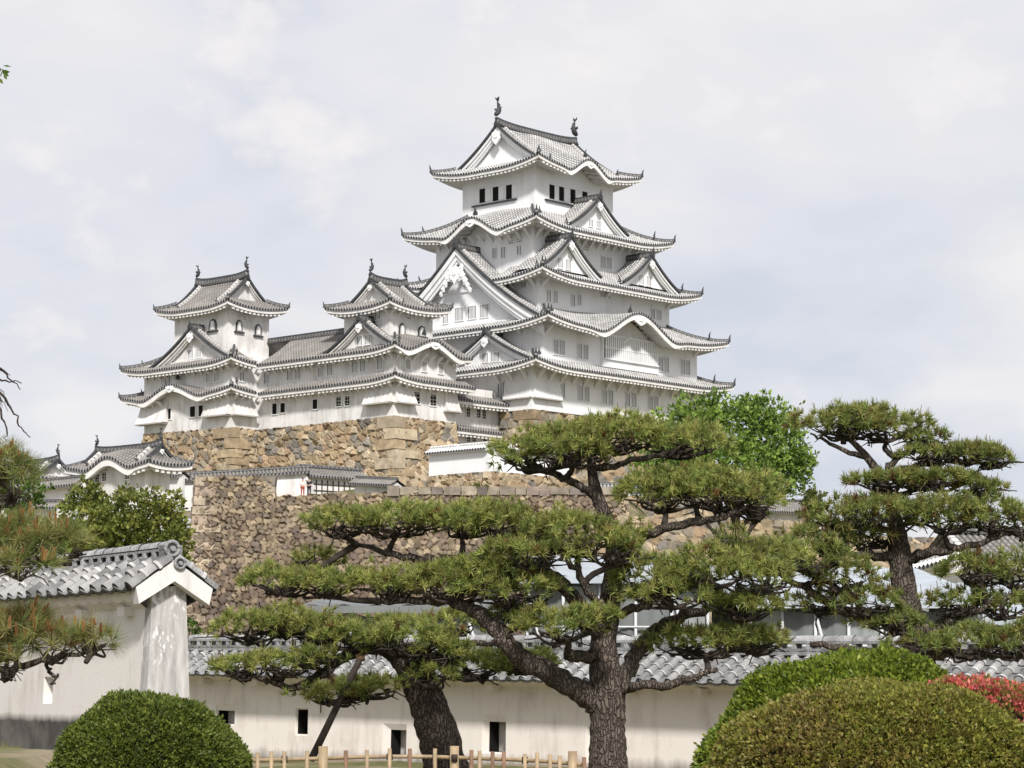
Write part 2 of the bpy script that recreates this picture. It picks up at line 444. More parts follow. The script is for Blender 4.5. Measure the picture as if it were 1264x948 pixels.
def roof(T, rect, z0, D, rise, k=0.35, lift=0.8, Lc=7.0, ov=2.4, sides='RLBK', kara=None, gaps=None, iri=None, G=0.0, mt='tile',
         cut=None, raft=0.62, fasc=0.34, name='roof', hip_tiles=True, pitch=0.42, ridge_ends=True, plas='plaster_shade', uppers=True, rs=1.0):
    """hipped eave roof round a storey.  kara: {side: [(pos, halfwidth, height)]}  gaps: {side: [(p0,p1)]}  cut: {side: (startCut, endCut)} straight ends.
    iri: 'x' / 'y' makes the hip-and-gable top roof with that ridge axis."""
    x0, x1, y0, y1 = rect
    kara = kara or {}; gaps = gaps or {}; cut = cut or {}
    SD = {'R': ((x0, y0), (x1, y0), (0, 1)), 'B': ((x1, y0), (x1, y1), (-1, 0)), 'K': ((x1, y1), (x0, y1), (0, -1)), 'L': ((x0, y1), (x0, y0), (1, 0))}
    Zf = lambda d: z0 + rise * ((1 - k) * (d / D) + k * (d / D) ** 2)
    Dl = min(D, 5.0)
    mb = MB(); ev = MB(); hips = []
    for sd in sides:
        A, B, n = [np.array(v, float) for v in SD[sd]]
        L = np.linalg.norm(B - A); e = (B - A) / L
        cs, ce = cut.get(sd, (False, False))
        def toa(p):
            return (np.array([p, A[1]]) - A) @ e if sd in 'RK' else (np.array([A[0], p]) - A) @ e
        N = max(2, round(L / pitch)); p = L / N
        a = (np.arange(N)[:, None] + RIBF[None]).ravel() * p; h = np.tile(RIBH, N)
        a = np.append(a, L); h = np.append(h, 0)
        along = (iri == 'x' and sd in 'RK') or (iri == 'y' and sd in 'LB')
        ends = np.minimum(np.where(cs, 1e9, a), np.where(ce, 1e9, L - a))
        if iri and along: dm = np.where(ends < G, ends, D)
        elif iri: dm = np.minimum(ends, G)
        else: dm = np.minimum(ends, D)
        dm = np.maximum(dm, 0.0)
        def liftf(a, d):
            q = np.zeros_like(a)
            if not cs: q = q + lift * np.clip(1 - a / Lc, 0, 1) ** 2
            if not ce: q = q + lift * np.clip(1 - (L - a) / Lc, 0, 1) ** 2
            return q * np.clip(1 - d / Dl, 0, 1)
        ks = [(toa(c), w, hh) for c, w, hh in kara.get(sd, [])]
        def karaf(a):
            q = np.zeros_like(a)
            for c, w, hh in ks:
                s = np.abs(a - c) / w
                b = np.where(s < 1, np.cos(np.clip(s, 0, 1) * pi) * .5 + .5, 0)
                q += hh * np.clip(b, 0, 1) ** .85
                q -= hh * .10 * np.exp(-((s - 1.12) / .22) ** 2)
            return q
        nt = 11
        t = np.linspace(0, 1, nt)
        d = dm[:, None] * t[None]
        AA = np.broadcast_to(a[:, None], d.shape)
        kd = np.clip(1 - d / (D * 1.02), 0, 1) ** .8 if ks else 0
        z = Zf(d) + liftf(AA, d) + (karaf(AA) * kd if ks else 0) + h[:, None] * np.minimum(1, dm[:, None] / .3)
        xy = A + AA[..., None] * e + d[..., None] * n
        Gd = np.concatenate([xy, z[..., None]], -1)
        keep = np.ones((len(a) - 1, nt - 1), bool)
        if iri and along:
            jump = np.abs(np.diff(dm)) > D * .3
            keep[jump] = False
        ga = np.zeros(len(a) - 1, bool); am = (a[:-1] + a[1:]) / 2
        for q0, q1 in gaps.get(sd, []):
            b0, b1 = sorted((toa(q0), toa(q1))); ga |= (am > b0) & (am < b1)
        keep[ga] = False
        mb.grid(Gd, 0, np.stack([AA / p, d * 1.1], -1), keep=keep)
        # dark round tile ends along the eave
        zs = Zf(0 * a) + liftf(a, 0 * a) + karaf(a)
        oxy = A + a[:, None] * e
        top = np.concatenate([oxy - .02 * n, (zs + h + .02)[:, None]], 1)
        bot = np.concatenate([oxy - .02 * n, (zs - .17 + .03 * (h > .05))[:, None]], 1)
        kk = ~ga[:, None]
        mb.grid(np.stack([bot, top], 1), 1, np.stack([np.stack([a / p, 0 * a], -1)] * 2, 1), keep=kk, flip=False)
        inn = np.concatenate([oxy + .12 * n, (zs - .17)[:, None]], 1)
        mb.grid(np.stack([inn, bot], 1), 1, np.stack([np.stack([a / p, 0 * a], -1)] * 2, 1), keep=kk)
        # plastered fascia and soffit
        s_in = np.minimum(ov, np.maximum(ends, .12))
        o1 = np.minimum(.1, ends * .5 + .05)
        zk = zs
        kb = np.zeros_like(a)
        for c, w, hh in ks:
            kb = np.maximum(kb, np.clip(1.25 - np.abs(a - c) / w, 0, .25) * 4)
        fz = fasc + .28 * kb
        f0 = np.concatenate([oxy + o1[:, None] * n, (zk - .15)[:, None]], 1)
        f1 = np.concatenate([oxy + (o1 - .04 * kb)[:, None] * n, (zk - .15 - fz)[:, None]], 1)
        f2 = np.concatenate([oxy + (np.minimum(.36, s_in))[:, None] * n, (zk - .15 - fz + .02)[:, None]], 1)
        s0 = np.concatenate([oxy + (np.minimum(.4, s_in))[:, None] * n, (zk - .3)[:, None]], 1)
        s1 = np.concatenate([oxy + s_in[:, None] * n, (zk - .3 + .16 * s_in)[:, None]], 1)
        ev.grid(np.stack([f1, f0], 1), 0, keep=kk); ev.grid(np.stack([f2, f1], 1), 0, keep=kk)
        ev.grid(np.stack([s0, f2], 1), 0, keep=kk); ev.grid(np.stack([s1, s0], 1), 0, keep=kk)
        if raft and sd in 'RL':
            for ar in np.arange(.5, L - .3, raft):
                if any(min(toa(q0), toa(q1)) - .2 < ar < max(toa(q0), toa(q1)) + .2 for q0, q1 in gaps.get(sd, [])): continue
                a1 = np.array([ar])
                ee = min(ov, 1e9 if cs else ar, 1e9 if ce else L - ar)
                if ee < .7: continue
                zz = (Zf(0 * a1) + liftf(a1, 0 * a1) + karaf(a1))[0]
                q0 = A + ar * e + .2 * n; q1 = A + ar * e + ee * n
                za = zz - .15 - fasc + .0; zb = zz - .3 + .16 * ee - .02
                hw = .16; hh = .34
                b = [[*(q0 - hw * e), za - hh * .8], [*(q0 + hw * e), za - hh * .8], [*(q1 + hw * e), zb - hh], [*(q1 - hw * e), zb - hh]]
                tt = [[*(q0 - hw * e), za + .1], [*(q0 + hw * e), za + .1], [*(q1 + hw * e), zb + .05], [*(q1 - hw * e), zb + .05]]
                ev.hexa(b, tt, 0)
    ro = T.part(name, mb, [M[mt], M['tile_end']])
    T.part('eave', ev, [M[plas]])
    # hips
    corners = {'LR': (x0, y0, 1, 1), 'RB': (x1, y0, -1, 1), 'BK': (x1, y1, -1, -1), 'KL': (x0, y1, 1, -1)}
    hd = G if iri else D
    for ck, (cx, cy, sx, sy) in corners.items():
        if ck[0] not in sides and ck[1] not in sides: continue
        if (ck[0] in sides and cut.get(ck[0], (0, 0))[1]) or (ck[1] in sides and cut.get(ck[1], (0, 0))[0]): continue
        dd = np.linspace(-.12, hd, 14)
        dz = np.maximum(dd, 0)
        z = Zf(dz) + 2 * lift * np.clip(1 - dz / Lc, 0, 1) ** 2 * np.clip(1 - dz / Dl, 0, 1) * .5
        # both ends of the lift overlap on the hip only once
        pth = np.stack([cx + sx * dd, cy + sy * dd, z + .02], 1)
        hb = MB(); hb.sweep(pth, .32 * rs, .28 * rs, 0)
        hb.sweep(pth + [0, 0, .28 * rs], .2 * rs, .1 * rs, 1)
        T.part('hip_ridge', hb, [M['ridge'], M['dark']], ro)
        if ridge_ends and (ck == 'LR' or ck[0] in 'RL' or ck[1] in 'RL'):
            rz = math.atan2(-sy, -sx) + pi / 2
            o = T.inst('ridge_end_tile', end_tile_mesh(.8 * min(1, rs * (1.0 if mt == 'tile' else .72))), (cx - sx * .05, cy - sy * .05, z[1] + .05), rz, ro)
            if uppers and hd > 2.5:
                q = 1.7
                zq = Zf(q) + lift * (1 - q / Lc) ** 2 * (1 - q / Dl) + .3
                T.inst('ridge_end_tile', end_tile_mesh(.7 if mt == 'tile' else .5), (cx + sx * (q + .35), cy + sy * (q - .35), zq), rz, ro)
    if iri:
        # ridge, descending ridges along the rakes, and the gables
        for_ax = (x0, x1, y0, y1) if iri == 'x' else (y0, y1, x0, x1)
        r0, r1 = for_ax[0] + G, for_ax[1] - G
        c = (for_ax[2] + for_ax[3]) / 2
        tt = np.linspace(0, 1, 15)
        zz = Zf(D) - .1 + .35 * rs * (2 * tt - 1) ** 4
        rr = r0 + (r1 - r0) * tt
        pth = np.stack([rr, np.full(15, c), zz], 1) if iri == 'x' else np.stack([np.full(15, c), rr, zz], 1)
        rb = MB(); rb.sweep(pth, .55 * rs, .55 * rs, 0); rb.sweep(pth + [0, 0, .55 * rs], .36 * rs, .28 * rs, 1)
        T.part('ridge', rb, [M['ridge'], M['dark']], ro)
        for sgn in (1, -1):
            for rp in (r0, r1):
                inw = 1 if rp == r0 else -1
                dd = np.linspace(G * .55, D - .3, 12)
                off = c + sgn * (D - dd)
                pr = np.full(12, rp + inw * 1.15)
                z = Zf(dd) + .06
                pth = np.stack([pr, off, z], 1) if iri == 'x' else np.stack([off, pr, z], 1)
                hb = MB(); hb.sweep(pth, .34, .3, 0)
                T.part('descending_ridge', hb, [M['ridge_white']], ro)
                loc = pth[0] + [0, 0, .05]
                rz = (0 if sgn < 0 else pi) if iri == 'x' else (-pi / 2 if sgn < 0 else pi / 2)
                T.inst('ridge_end_tile', end_tile_mesh(.75 if mt == 'tile' else .5), loc, rz, ro)
        return ro, Zf, (r0, r1, c, zz[0] + .8 * rs)
    return ro, Zf, None

def gable_front(T, c, e, n, zfun, smax, zbase, board=.6, inset=.7, pend=(.9, 1.0), big=False, plas='plaster', name='gable', end=.9, window=None, verge=True, wall=True):
    """the white gable: rake boards, recessed wall, pendant.  c: plan point under the apex on the rake plane; e along, n inward"""
    c = np.asarray(c, float); e = np.asarray(e, float); n = np.asarray(n, float)
    S = np.linspace(-smax, smax, 33); Z = zfun(np.abs(S))
    def pt(s, dn, z): return np.concatenate([c + np.multiply.outer(s, e) + dn * n, np.asarray(z)[:, None]], 1)
    mb = MB()
    b1 = board * (1.0 + .12 * np.abs(S) / smax)
    for d0, top, bot in ((.14, -.08, b1 * .55), (.34, -.1, b1), (.5, -.15, b1 * 1.28)):
        f = np.stack([pt(S, d0, Z - bot), pt(S, d0, Z + top)], 1); mb.grid(f, 0)
        f = np.stack([pt(S, d0 + .22, Z - bot), pt(S, d0, Z - bot)], 1); mb.grid(f, 0)
    if wall:
        zz = Z - .2
        f = np.stack([pt(S, inset, np.minimum(zbase, zz - .01)), pt(S, inset, zz)], 1); mb.grid(f, 0)
        if big:
            # raised frame line across the gable
            zl = zbase + (zfun(0) - zbase) * .47
            mb.box([*(c + (inset - .08) * n), zl], (smax * .95, .16, .16), 0, [[*e, 0], [*n, 0], [0, 0, 1]])
    g = T.part(name, mb, [M[plas]])
    if verge:
        vb = MB()
        V = np.stack([*(c + np.multiply.outer(S, e) + .12 * n).T, Z - .02], 1)
        vb.sweep(V[:17], .34, .26, 0); vb.sweep(V[16:], .34, .26, 0)
        T.part('verge_tile', vb, [M['dark']], g)
    rz = math.atan2(n[1], n[0]) - pi / 2
    ap = [*(c + .1 * n), zfun(0)]
    T.inst('pendant_ornament', pendant_mesh(*pend, big), [*(c + .12 * n), zfun(0) - board * (1.05 if not big else 1.75)], rz, g)
    if end: T.inst('ridge_end_tile', end_tile_mesh(end), [*(c - .02 * n), zfun(0) + .0], rz, g)
    if window:
        for (s, z, w, h) in window:
            T.inst('window', window_mesh('bars', w, h), [*(c + s * e + (inset - .01) * n), z], rz, g)
    return g

def dormer(T, c, e, n, hw, zb, H, d1, k=.3, mt='tile', board=.6, inset=.8, zwall=None, pend=(.8, .9), big=False, plas='plaster', ridge=True, window=None, end=.9, pitch=.42):
    """triangular gable roof standing on an eave roof; c on the rake plane, runs d1 inward"""
    c = np.asarray(c, float); e = np.asarray(e, float); n = np.asarray(n, float)
    zfun = lambda s: zb + H * ((1 - k) * (1 - s / hw) + k * (1 - s / hw) ** 2)
    mb = MB()
    N = max(2, round(d1 / pitch)); p = d1 / N
    dcol = np.append((np.arange(N)[:, None] + RIBF[None]).ravel() * p, d1); h = np.append(np.tile(RIBH, N), 0)
    s = np.linspace(0, hw, 13)
    for sg in (1, -1):
        xy = c + np.multiply.outer(sg * s, e)[None] + np.multiply.outer(dcol, n)[:, None]
        z = zfun(s)[None] + h[:, None]
        mb.grid(np.concatenate([xy, z[..., None]], -1), 0, np.stack(np.broadcast_arrays(dcol[:, None] / p, s[None] * 1.1), -1), flip=(sg < 0))
    r = T.part('gable_roof', mb, [M[mt], M['tile_end']])
    if ridge:
        tt = np.linspace(0, 1, 6)
        pth = np.stack([*(c + np.multiply.outer(tt * d1, n)).T, np.full(6, zfun(0) - .08)], 1)
        rb = MB(); rb.sweep(pth, .5, .5, 0); rb.sweep(pth + [0, 0, .5], .32, .2, 1)
        T.part('ridge', rb, [M['ridge'], M['dark']], r)
    for sg in (1, -1):
        ss = np.linspace(.25, hw * .93, 10)
        pth = np.stack([*(c + np.multiply.outer(sg * ss, e) + 1.05 * n).T, zfun(ss) + .05], 1)
        hb = MB(); hb.sweep(pth, .32, .28, 0)
        T.part('descending_ridge', hb, [M['ridge_white']], r)
        rz = math.atan2((-sg * e)[1], (-sg * e)[0]) - pi / 2
        T.inst('ridge_end_tile', end_tile_mesh(.7), pth[-1], rz, r)
    gable_front(T, c, e, n, zfun, hw, zwall if zwall is not None else zb - .5, board, inset, pend, big, plas, window=window, end=end)
    return zfun

# ------------------------------------------------------------------ windows
def window_mesh(style, w, h):
    k = (style, round(w, 2), round(h, 2))
    if k in CACHE: return CACHE[k]
    mb = MB()
    def bx(x, z, sx, sz, y, t, m): mb.box((x, y, z), (sx, t, sz), m)
    if style in ('bars', 'grid', 'dark', 'pane', 'vent'):
        bx(0, 0, w, h, .0, .06, 1 if style in ('dark', 'grid') else (2 if style == 'bars' else 3))
        fr = .09
        for sx in (-1, 1): bx(sx * (w / 2 + fr / 2), 0, fr, h + 2 * fr, -.03, .14, 0)
        for sz in (-1, 1): bx(0, sz * (h / 2 + fr / 2), w - .004, fr, -.03, .14, 0)
        if style == 'bars':
            nb = 2 if w < .75 else (3 if w < 1.1 else 5)
            for i in range(nb):
                bx(-w / 2 + w * (i + 1) / (nb + 1), 0, w * .34 / nb, h - .004, -.03, .1, 0)
        if style == 'grid':
            for i in range(3): bx(0, -h / 2 + h * (i + .5) / 3 + .05, w - .004, .09, -.04, .06, 3)
            bx(0, 0, .07, h - .006, -.03, .05, 3)
        if style == 'vent': bx(0, 0, w - .004, .1, -.04, .06, 0)
    elif style == 'top':       # tall opening beside a white sliding board
        bx(-w * .25, 0, w * .5, h, 0, .06, 1)
        bx(w * .25, 0, w * .46, h * .97, -.02, .08, 0)
        bx(0, h / 2 + .05, w, .1, -.03, .1, 0)
    elif style == 'kato':      # bell-shaped window in a black frame
        def outline(w, h):
            pts = [(-.5, 0), (-.46, .35), (-.44, .6), (-.36, .8), (-.2, .93), (0, 1)]
            pts = pts + [(-x, z) for x, z in pts[-2::-1]]
            return np.array([(x * w, 0, z * h - h / 2) for x, z in pts])
        mb.prism(outline(w, h), (0, -.1, 0), 4)
        mb.prism(outline(w * .72, h * .84) + [0, -.1, -h * .05], (0, -.03, 0), 3)
        bx(0, -.04 * h, w * .34, h * .72, -.15, .05, 0)
        bx(0, -h / 2 - .06, w * 1.35, .16, -.1, .24, 4)
    CACHE[k] = mb.mesh('window', [M['plaster'], M['hole'], M['pane'], M['board'], M['dark']])
    return CACHE[k]
def win(T, fr, face, plane, px, py, wpx, hpx, style):
    """window at a pixel of the photograph on the wall plane; sizes in photograph pixels turned to metres on that wall"""
    g = fr.R if face == 'R' else fr.L
    a = g(px, py, plane)
    i = 0 if face == 'R' else 1
    w = abs(g(px + wpx / 2, py, plane)[i] - g(px - wpx / 2, py, plane)[i])
    h = abs(g(px, py - hpx / 2, plane)[2] - g(px, py + hpx / 2, plane)[2])
    w = round(w / .15) * .15; h = round(h / .15) * .15
    off = -.01
    loc = (a[0], plane + off, a[2]) if face == 'R' else (plane + off, a[1], a[2])
    return T.inst('window', window_mesh(style, max(w, .3), max(h, .3)), loc, 0 if face == 'R' else -pi / 2)
def bracket_mesh(ln, dr):
    k = ('br', ln, dr)
    if k not in CACHE:
        mb = MB()
        s = np.linspace(0, 1, 7)
        zc = -dr + dr * (s ** .7); y = -ln * s
        up = np.stack([np.zeros(7), y, np.minimum(zc + .34, .02)], 1); lo = np.stack([np.zeros(7), y, zc], 1)
        for x0 in (-.12, .12):
            pass
        for i in range(6):
            b = [lo[i] + [-.13, 0, 0], lo[i] + [.13, 0, 0], lo[i + 1] + [.13, 0, 0], lo[i + 1] + [-.13, 0, 0]]
            t = [up[i] + [-.13, 0, 0], up[i] + [.13, 0, 0], up[i + 1] + [.13, 0, 0], up[i + 1] + [-.13, 0, 0]]
            mb.hexa(b, t)
        CACHE[k] = mb.mesh('bracket', [M['plaster_shade']])
    return CACHE[k]
def brackets(T, face, plane, p0, p1, step, z, ln=1.5, dr=1.3):
    n = max(1, round((p1 - p0) / step))
    for i in range(n + 1):
        p = p0 + (p1 - p0) * i / n
        loc = (p, plane, z) if face == 'R' else (plane, p, z)
        T.inst('bracket', bracket_mesh(ln, dr), loc, 0 if face == 'R' else -pi / 2)
def storey(T, x0, x1, y0, y1, z0, z1, m='plaster', name='wall'):
    mb = MB(); mb.box(((x0 + x1) / 2, (y0 + y1) / 2, (z0 + z1) / 2), (x1 - x0, y1 - y0, z1 - z0))
    return T.part(name, mb, [M[m]])
def stone_drop(T, face, plane, p0, p1, zt, zb, out=.9, m='plaster_old', lip=True):
    """flared plastered chute with its dark slot"""
    mb = MB()
    def q(p, o, z): return (p, plane - o, z) if face == 'R' else (plane - o, p, z)
    if face == 'R': A, B = p0, p1
    else: A, B = p1, p0
    s = np.linspace(0, 1, 6); o = out * s ** 1.6 + .02; z = zt + (zb - zt) * s
    for i in range(5):
        mb.hexa([q(A, -.1, z[i + 1]), q(A, o[i + 1], z[i + 1]), q(B, o[i + 1], z[i + 1]), q(B, -.1, z[i + 1])],
                [q(A, -.1, z[i]), q(A, o[i], z[i]), q(B, o[i], z[i]), q(B, -.1, z[i])])
    mb.hexa([q(A - .1, 0, zb - .16), q(A - .1, out + .1, zb - .16), q(B + .1, out + .1, zb - .16), q(B + .1, 0, zb - .16)],
            [q(A - .1, 0, zb - .003), q(A - .1, out + .1, zb - .003), q(B + .1, out + .1, zb - .003), q(B + .1, 0, zb - .003)], 1)
    return T.part('stone_drop', mb, [M[m], M['board']])
# ------------------------------------------------------------------ terrain
def sst(a, b, x):
    t = np.clip((x - a) / (b - a), 0, 1); return t * t * (3 - 2 * t)
def ground_h(x, y):
    x = np.asarray(x, float); y = np.asarray(y, float)
    h = np.zeros(np.broadcast(x, y).shape)
    xb = -3.6 - .6 * np.maximum(0, y - 24)
    bank = .97 * sst(10, 18, y) * (1 - sst(-.7, .6, x - xb)) * (1 - sst(40, 60, y))
    mid = .25 * sst(14, 24, y) * (1 - sst(36, 46, y)) * sst(-4.2, -3, x)
    h = h + bank + mid
    h = h + 5.0 * sst(62, 200, y) + 6.0 * sst(152, 198, y) * (1 - sst(-33, -28, x))
    up = np.where(x > -29, 12.5, 3.0)
    up = 5.5 + 8.3 * sst(-32, -25, x) * (1 - sst(9, 20, x))
    h = h + up * sst(222.6, 226, y) + 2.0 * sst(227, 238, y) * sst(-32, -20, x)
    h = h - 17 * sst(330, 520, y)
    return h
def build_ground():
    xs = np.concatenate([np.linspace(-900, -70, 18), np.linspace(-60, -14, 30), np.linspace(-12, 12, 60), np.linspace(14, 60, 30), np.linspace(70, 900, 18)])
    ys = np.concatenate([np.linspace(-60, 8, 12), np.linspace(9, 60, 110), np.linspace(62, 215, 50), np.linspace(216, 240, 26), np.linspace(245, 560, 40), np.linspace(600, 3000, 14)])
    X, Y = np.meshgrid(xs, ys, indexing='ij')
    rg = np.random.default_rng(3)
    Z = ground_h(X, Y) + rg.normal(0, .008, X.shape)
    mb = MB(); mb.grid(np.stack([X, Y, Z], -1), 0, smooth=True)
    m, nt, ln, b = mat('earth_and_grass', 0.95, 0.1)
    oc = objcoord(nt)
    g = ramp(nt, ln, noise(nt, ln, 5, 6, oc), [(0.3, (.075, .085, .03)), (0.55, (.13, .13, .055)), (0.75, (.22, .18, .11))])
    d = ramp(nt, ln, noise(nt, ln, 2.5, 5, oc), [(0.3, (.2, .16, .11)), (0.7, (.3, .25, .18))])
    ln.new(mix(nt, ln, ramp(nt, ln, noise(nt, ln, .35, 3, oc), [(0.45, (0, 0, 0)), (0.6, (1, 1, 1))]), g, d), b.inputs['Base Color'])
    bump(nt, ln, b, noise(nt, ln, 30, 5, oc), .5, .02)
    single('ground', mb, [m], None, None, kind='structure')
build_ground()

# ------------------------------------------------------------------ stone walls
PAL_TAN = np.array([.90, .93, .98]) * np.array([[.40, .30, .18], [.46, .36, .23], [.34, .25, .15], [.42, .33, .22], [.31, .26, .19], [.25, .22, .18], [.50, .40, .27], [.37, .26, .16]])
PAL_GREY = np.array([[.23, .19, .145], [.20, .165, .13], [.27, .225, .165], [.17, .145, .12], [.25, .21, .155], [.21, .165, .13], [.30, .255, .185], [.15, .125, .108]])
def stone_face(mb, T0, T1, B0, B1, cell=(1.2, .8), depth=.3, pal=PAL_TAN, seed=1, res=.13, batter=1.35, dark_low=0.0, zig=.0):
    rg = np.random.default_rng(seed)
    T0, T1, B0, B1 = [np.asarray(v, float) for v in (T0, T1, B0, B1)]
    W_ = max(np.linalg.norm(T1 - T0), np.linalg.norm(B1 - B0)); H = np.linalg.norm((B0 + B1 - T0 - T1) / 2)
    na = max(4, int(W_ / res)); nb = max(4, int(H / res))
    s = np.linspace(0, 1, na); t = np.linspace(0, 1, nb)
    S, T = np.meshgrid(s, t, indexing='ij')
    top = T0 + S[..., None] * (T1 - T0); bot = B0 + S[..., None] * (B1 - B0)
    Pp = top + (bot - top) * (T ** batter)[..., None]
    Pp[..., 2] = top[..., 2] + (bot[..., 2] - top[..., 2]) * T
    nrm = np.cross(T1 - T0, B0 - T0); nrm /= np.linalg.norm(nrm)
    if nrm @ np.array([-.6, -1, 0]) < 0: nrm = -nrm
    X = S * W_; Y = T * H
    cw, ch = cell
    gx = int(W_ / cw) + 3; gy = int(H / ch) + 3
    jx = rg.random((gx, gy)) * .9 - .45; jy = rg.random((gx, gy)) * .85 - .42
    sx = (np.arange(gx)[:, None] - 1 + .5 + jx + .5 * (np.arange(gy)[None] % 2)) * cw; sy = (np.arange(gy)[None] - 1 + .5 + jy) * ch
    big = rg.random((gx, gy)) * .5
    F1 = np.full(X.shape, 1e9); F2 = np.full(X.shape, 1e9); ID = np.zeros(X.shape, int)
    ci = np.floor(X / cw - .25).astype(int) + 1; cj = np.floor(Y / ch).astype(int) + 1
    for di in (-2, -1, 0, 1, 2):
        for dj in (-2, -1, 0, 1, 2):
            ii = np.clip(ci + di, 0, gx - 1); jj = np.clip(cj + dj, 0, gy - 1)
            dd = (np.abs((X - sx[ii, jj]) / cw) ** 2.4 + np.abs((Y - sy[ii, jj]) / ch) ** 2.4) ** (1 / 2.4) * (1.0 - .35 * big[ii, jj])
            idn = ii * gy + jj
            same = idn == ID
            closer = dd < F1
            F2 = np.where(closer, np.where(same, F2, F1), np.where((dd < F2) & ~same, dd, F2))
            ID = np.where(closer, idn, ID); F1 = np.where(closer, dd, F1)
    edge = np.clip((F2 - F1) / .15, 0, 1)
    n_ = gx * gy
    tx = rg.normal(0, .2, n_)[ID]; ty = rg.normal(0, .22, n_)[ID]; off = rg.normal(0, .25, n_)[ID]
    lx = X - sx.ravel()[ID]; ly = Y - sy.ravel()[ID]
    hh = depth * (edge ** .55 - .45) + (tx * lx + ty * ly + off * depth * .5) * edge
    rough = rg.normal(0, .012, X.shape)
    fade = np.minimum(1, np.minimum(X, W_ - X) / .35 + .15)
    Pp = Pp + nrm * ((hh + rough) * fade)[..., None]
    col = pal[rg.integers(0, len(pal), n_)][ID] * (rg.random(n_) * .4 + .8)[ID][..., None]
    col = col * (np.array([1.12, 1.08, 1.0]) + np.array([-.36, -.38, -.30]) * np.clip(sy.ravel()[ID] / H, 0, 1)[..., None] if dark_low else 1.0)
    mb.grid(Pp, 0, None, col)
    return nrm
def quoins(mb, top, bot, e1, e2, h=.95, long=2.2, short=1.1, pal=PAL_TAN, seed=5, batter=1.35, proud=.2):
    """alternating long corner stones; e1 / e2 run back along the two faces"""
    rg = np.random.default_rng(seed)
    top, bot, e1, e2 = [np.asarray(v, float) for v in (top, bot, e1, e2)]
    H = top[2] - bot[2]; n = int(H / h)
    cor = lambda t: np.array([*(top + (bot - top) * t ** batter)[:2], top[2] - H * t])
    d = (-(e1 + e2)); d = d / np.linalg.norm(d)
    tc = 0.0; i = 0
    while tc < 1:
        dt = min((h * (.75 + .5 * rg.random())) / H, 1.0 - tc + 1e-4)
        a = cor(tc) + d * proud; b = cor(min(1, tc + dt)) + d * proud
        l1, l2 = (long, short) if i % 2 else (short, long)
        l1 *= .8 + .45 * rg.random(); l2 *= .8 + .45 * rg.random()
        g = .035
        zt = a[2] - g; zb = b[2] + g
        w1 = .5
        def foot(p, z): return [[*(p)[:2], z], [*(p + e1 * l1)[:2], z], [*(p + e1 * l1 + e2 * .7)[:2], z], [*(p + e1 * .7 + e2 * .7)[:2], z], [*(p + e1 * .7 + e2 * l2)[:2], z], [*(p + e2 * l2)[:2], z]]
        A = np.array(foot(a, zt)); Bq = np.array(foot(b, zb))
        A += rg.normal(0, .03, A.shape); Bq += rg.normal(0, .03, Bq.shape)
        c = pal[rg.integers(0, len(pal))] * (.85 + .4 * rg.random())
        V = np.concatenate([Bq, A])
        k = 6
        mb.add(V, [[j, (j + 1) % k, k + (j + 1) % k, k + j] for j in range(k)], 0, None, c)
        mb.add(V, [[0, 3, 2, 1], [0, 5, 4, 3], [6, 7, 8, 9], [6, 9, 10, 11]], 0, None, c)
        tc += dt; i += 1

# keep base (in the keep's own frame)
mb = MB()
bt = 5.2; zb = -22.0
stone_face(mb, (0, 22, -.12), (0, 0, -.12), (-bt, 26, zb), (-bt, -bt, zb), (1.9, 1.05), .16, PAL_TAN * .92, 11, .16)
mbr = MB()
stone_face(mb, (0, 0, -.12), (31.2, 0, -.5), (-bt, -bt, zb), (35, -bt, zb), (1.9, 1.05), .16, PAL_TAN * .92, 12, .16)
quoins(mb, (0, 0, -.1), (-bt, -bt, zb), (1, 0, 0), (0, 1, 0), 1.0, 2.6, 1.3, PAL_TAN * .95, 21)
single('stone_base', mb, [M['stone']], 'tan stone base of squared blocks directly under the tallest white keep', 'stone wall', K, (0, 0, zb))

mb = MB()
zt = -2.1; zb = -12.0
bx_, by_ = 1.5, 2.3
pts = [(-8.45, 3.5), (-17.99, 3.5), (-17.99, 24.8), (-21.85, 24.8), (-21.85, 39.8)]
pb = [(-7.4, 3.5 - by_), (-17.99 - bx_, 3.5 - by_), (-17.99 - bx_, 24.8 - by_), (-21.85 - bx_, 24.8 - by_), (-21.85 - bx_, 42)]
zts = [-2.1, -2.12, -2.1, -2.1, -1.85]
for i in range(4):
    a, b = i + 1, i
    stone_face(mb, (*pts[a], zts[a]), (*pts[b], zts[b]), (*pb[a], zb), (*pb[b], zb), (1.05, .78), .36, PAL_TAN, 31 + i, .13)
quoins(mb, (*pts[1], -2.05), (*pb[1], zb), (1, 0, 0), (0, 1, 0), 1.05, 3.0, 1.4, PAL_TAN[:4] * [1.05, 1.07, 1.1], 41, 1.35, .42)
quoins(mb, (*pts[3], -2.05), (*pb[3], zb), (1, 0, 0), (0, 1, 0), 1.05, 2.6, 1.3, PAL_TAN[:4] * [1.05, 1.07, 1.1], 42, 1.35, .42)
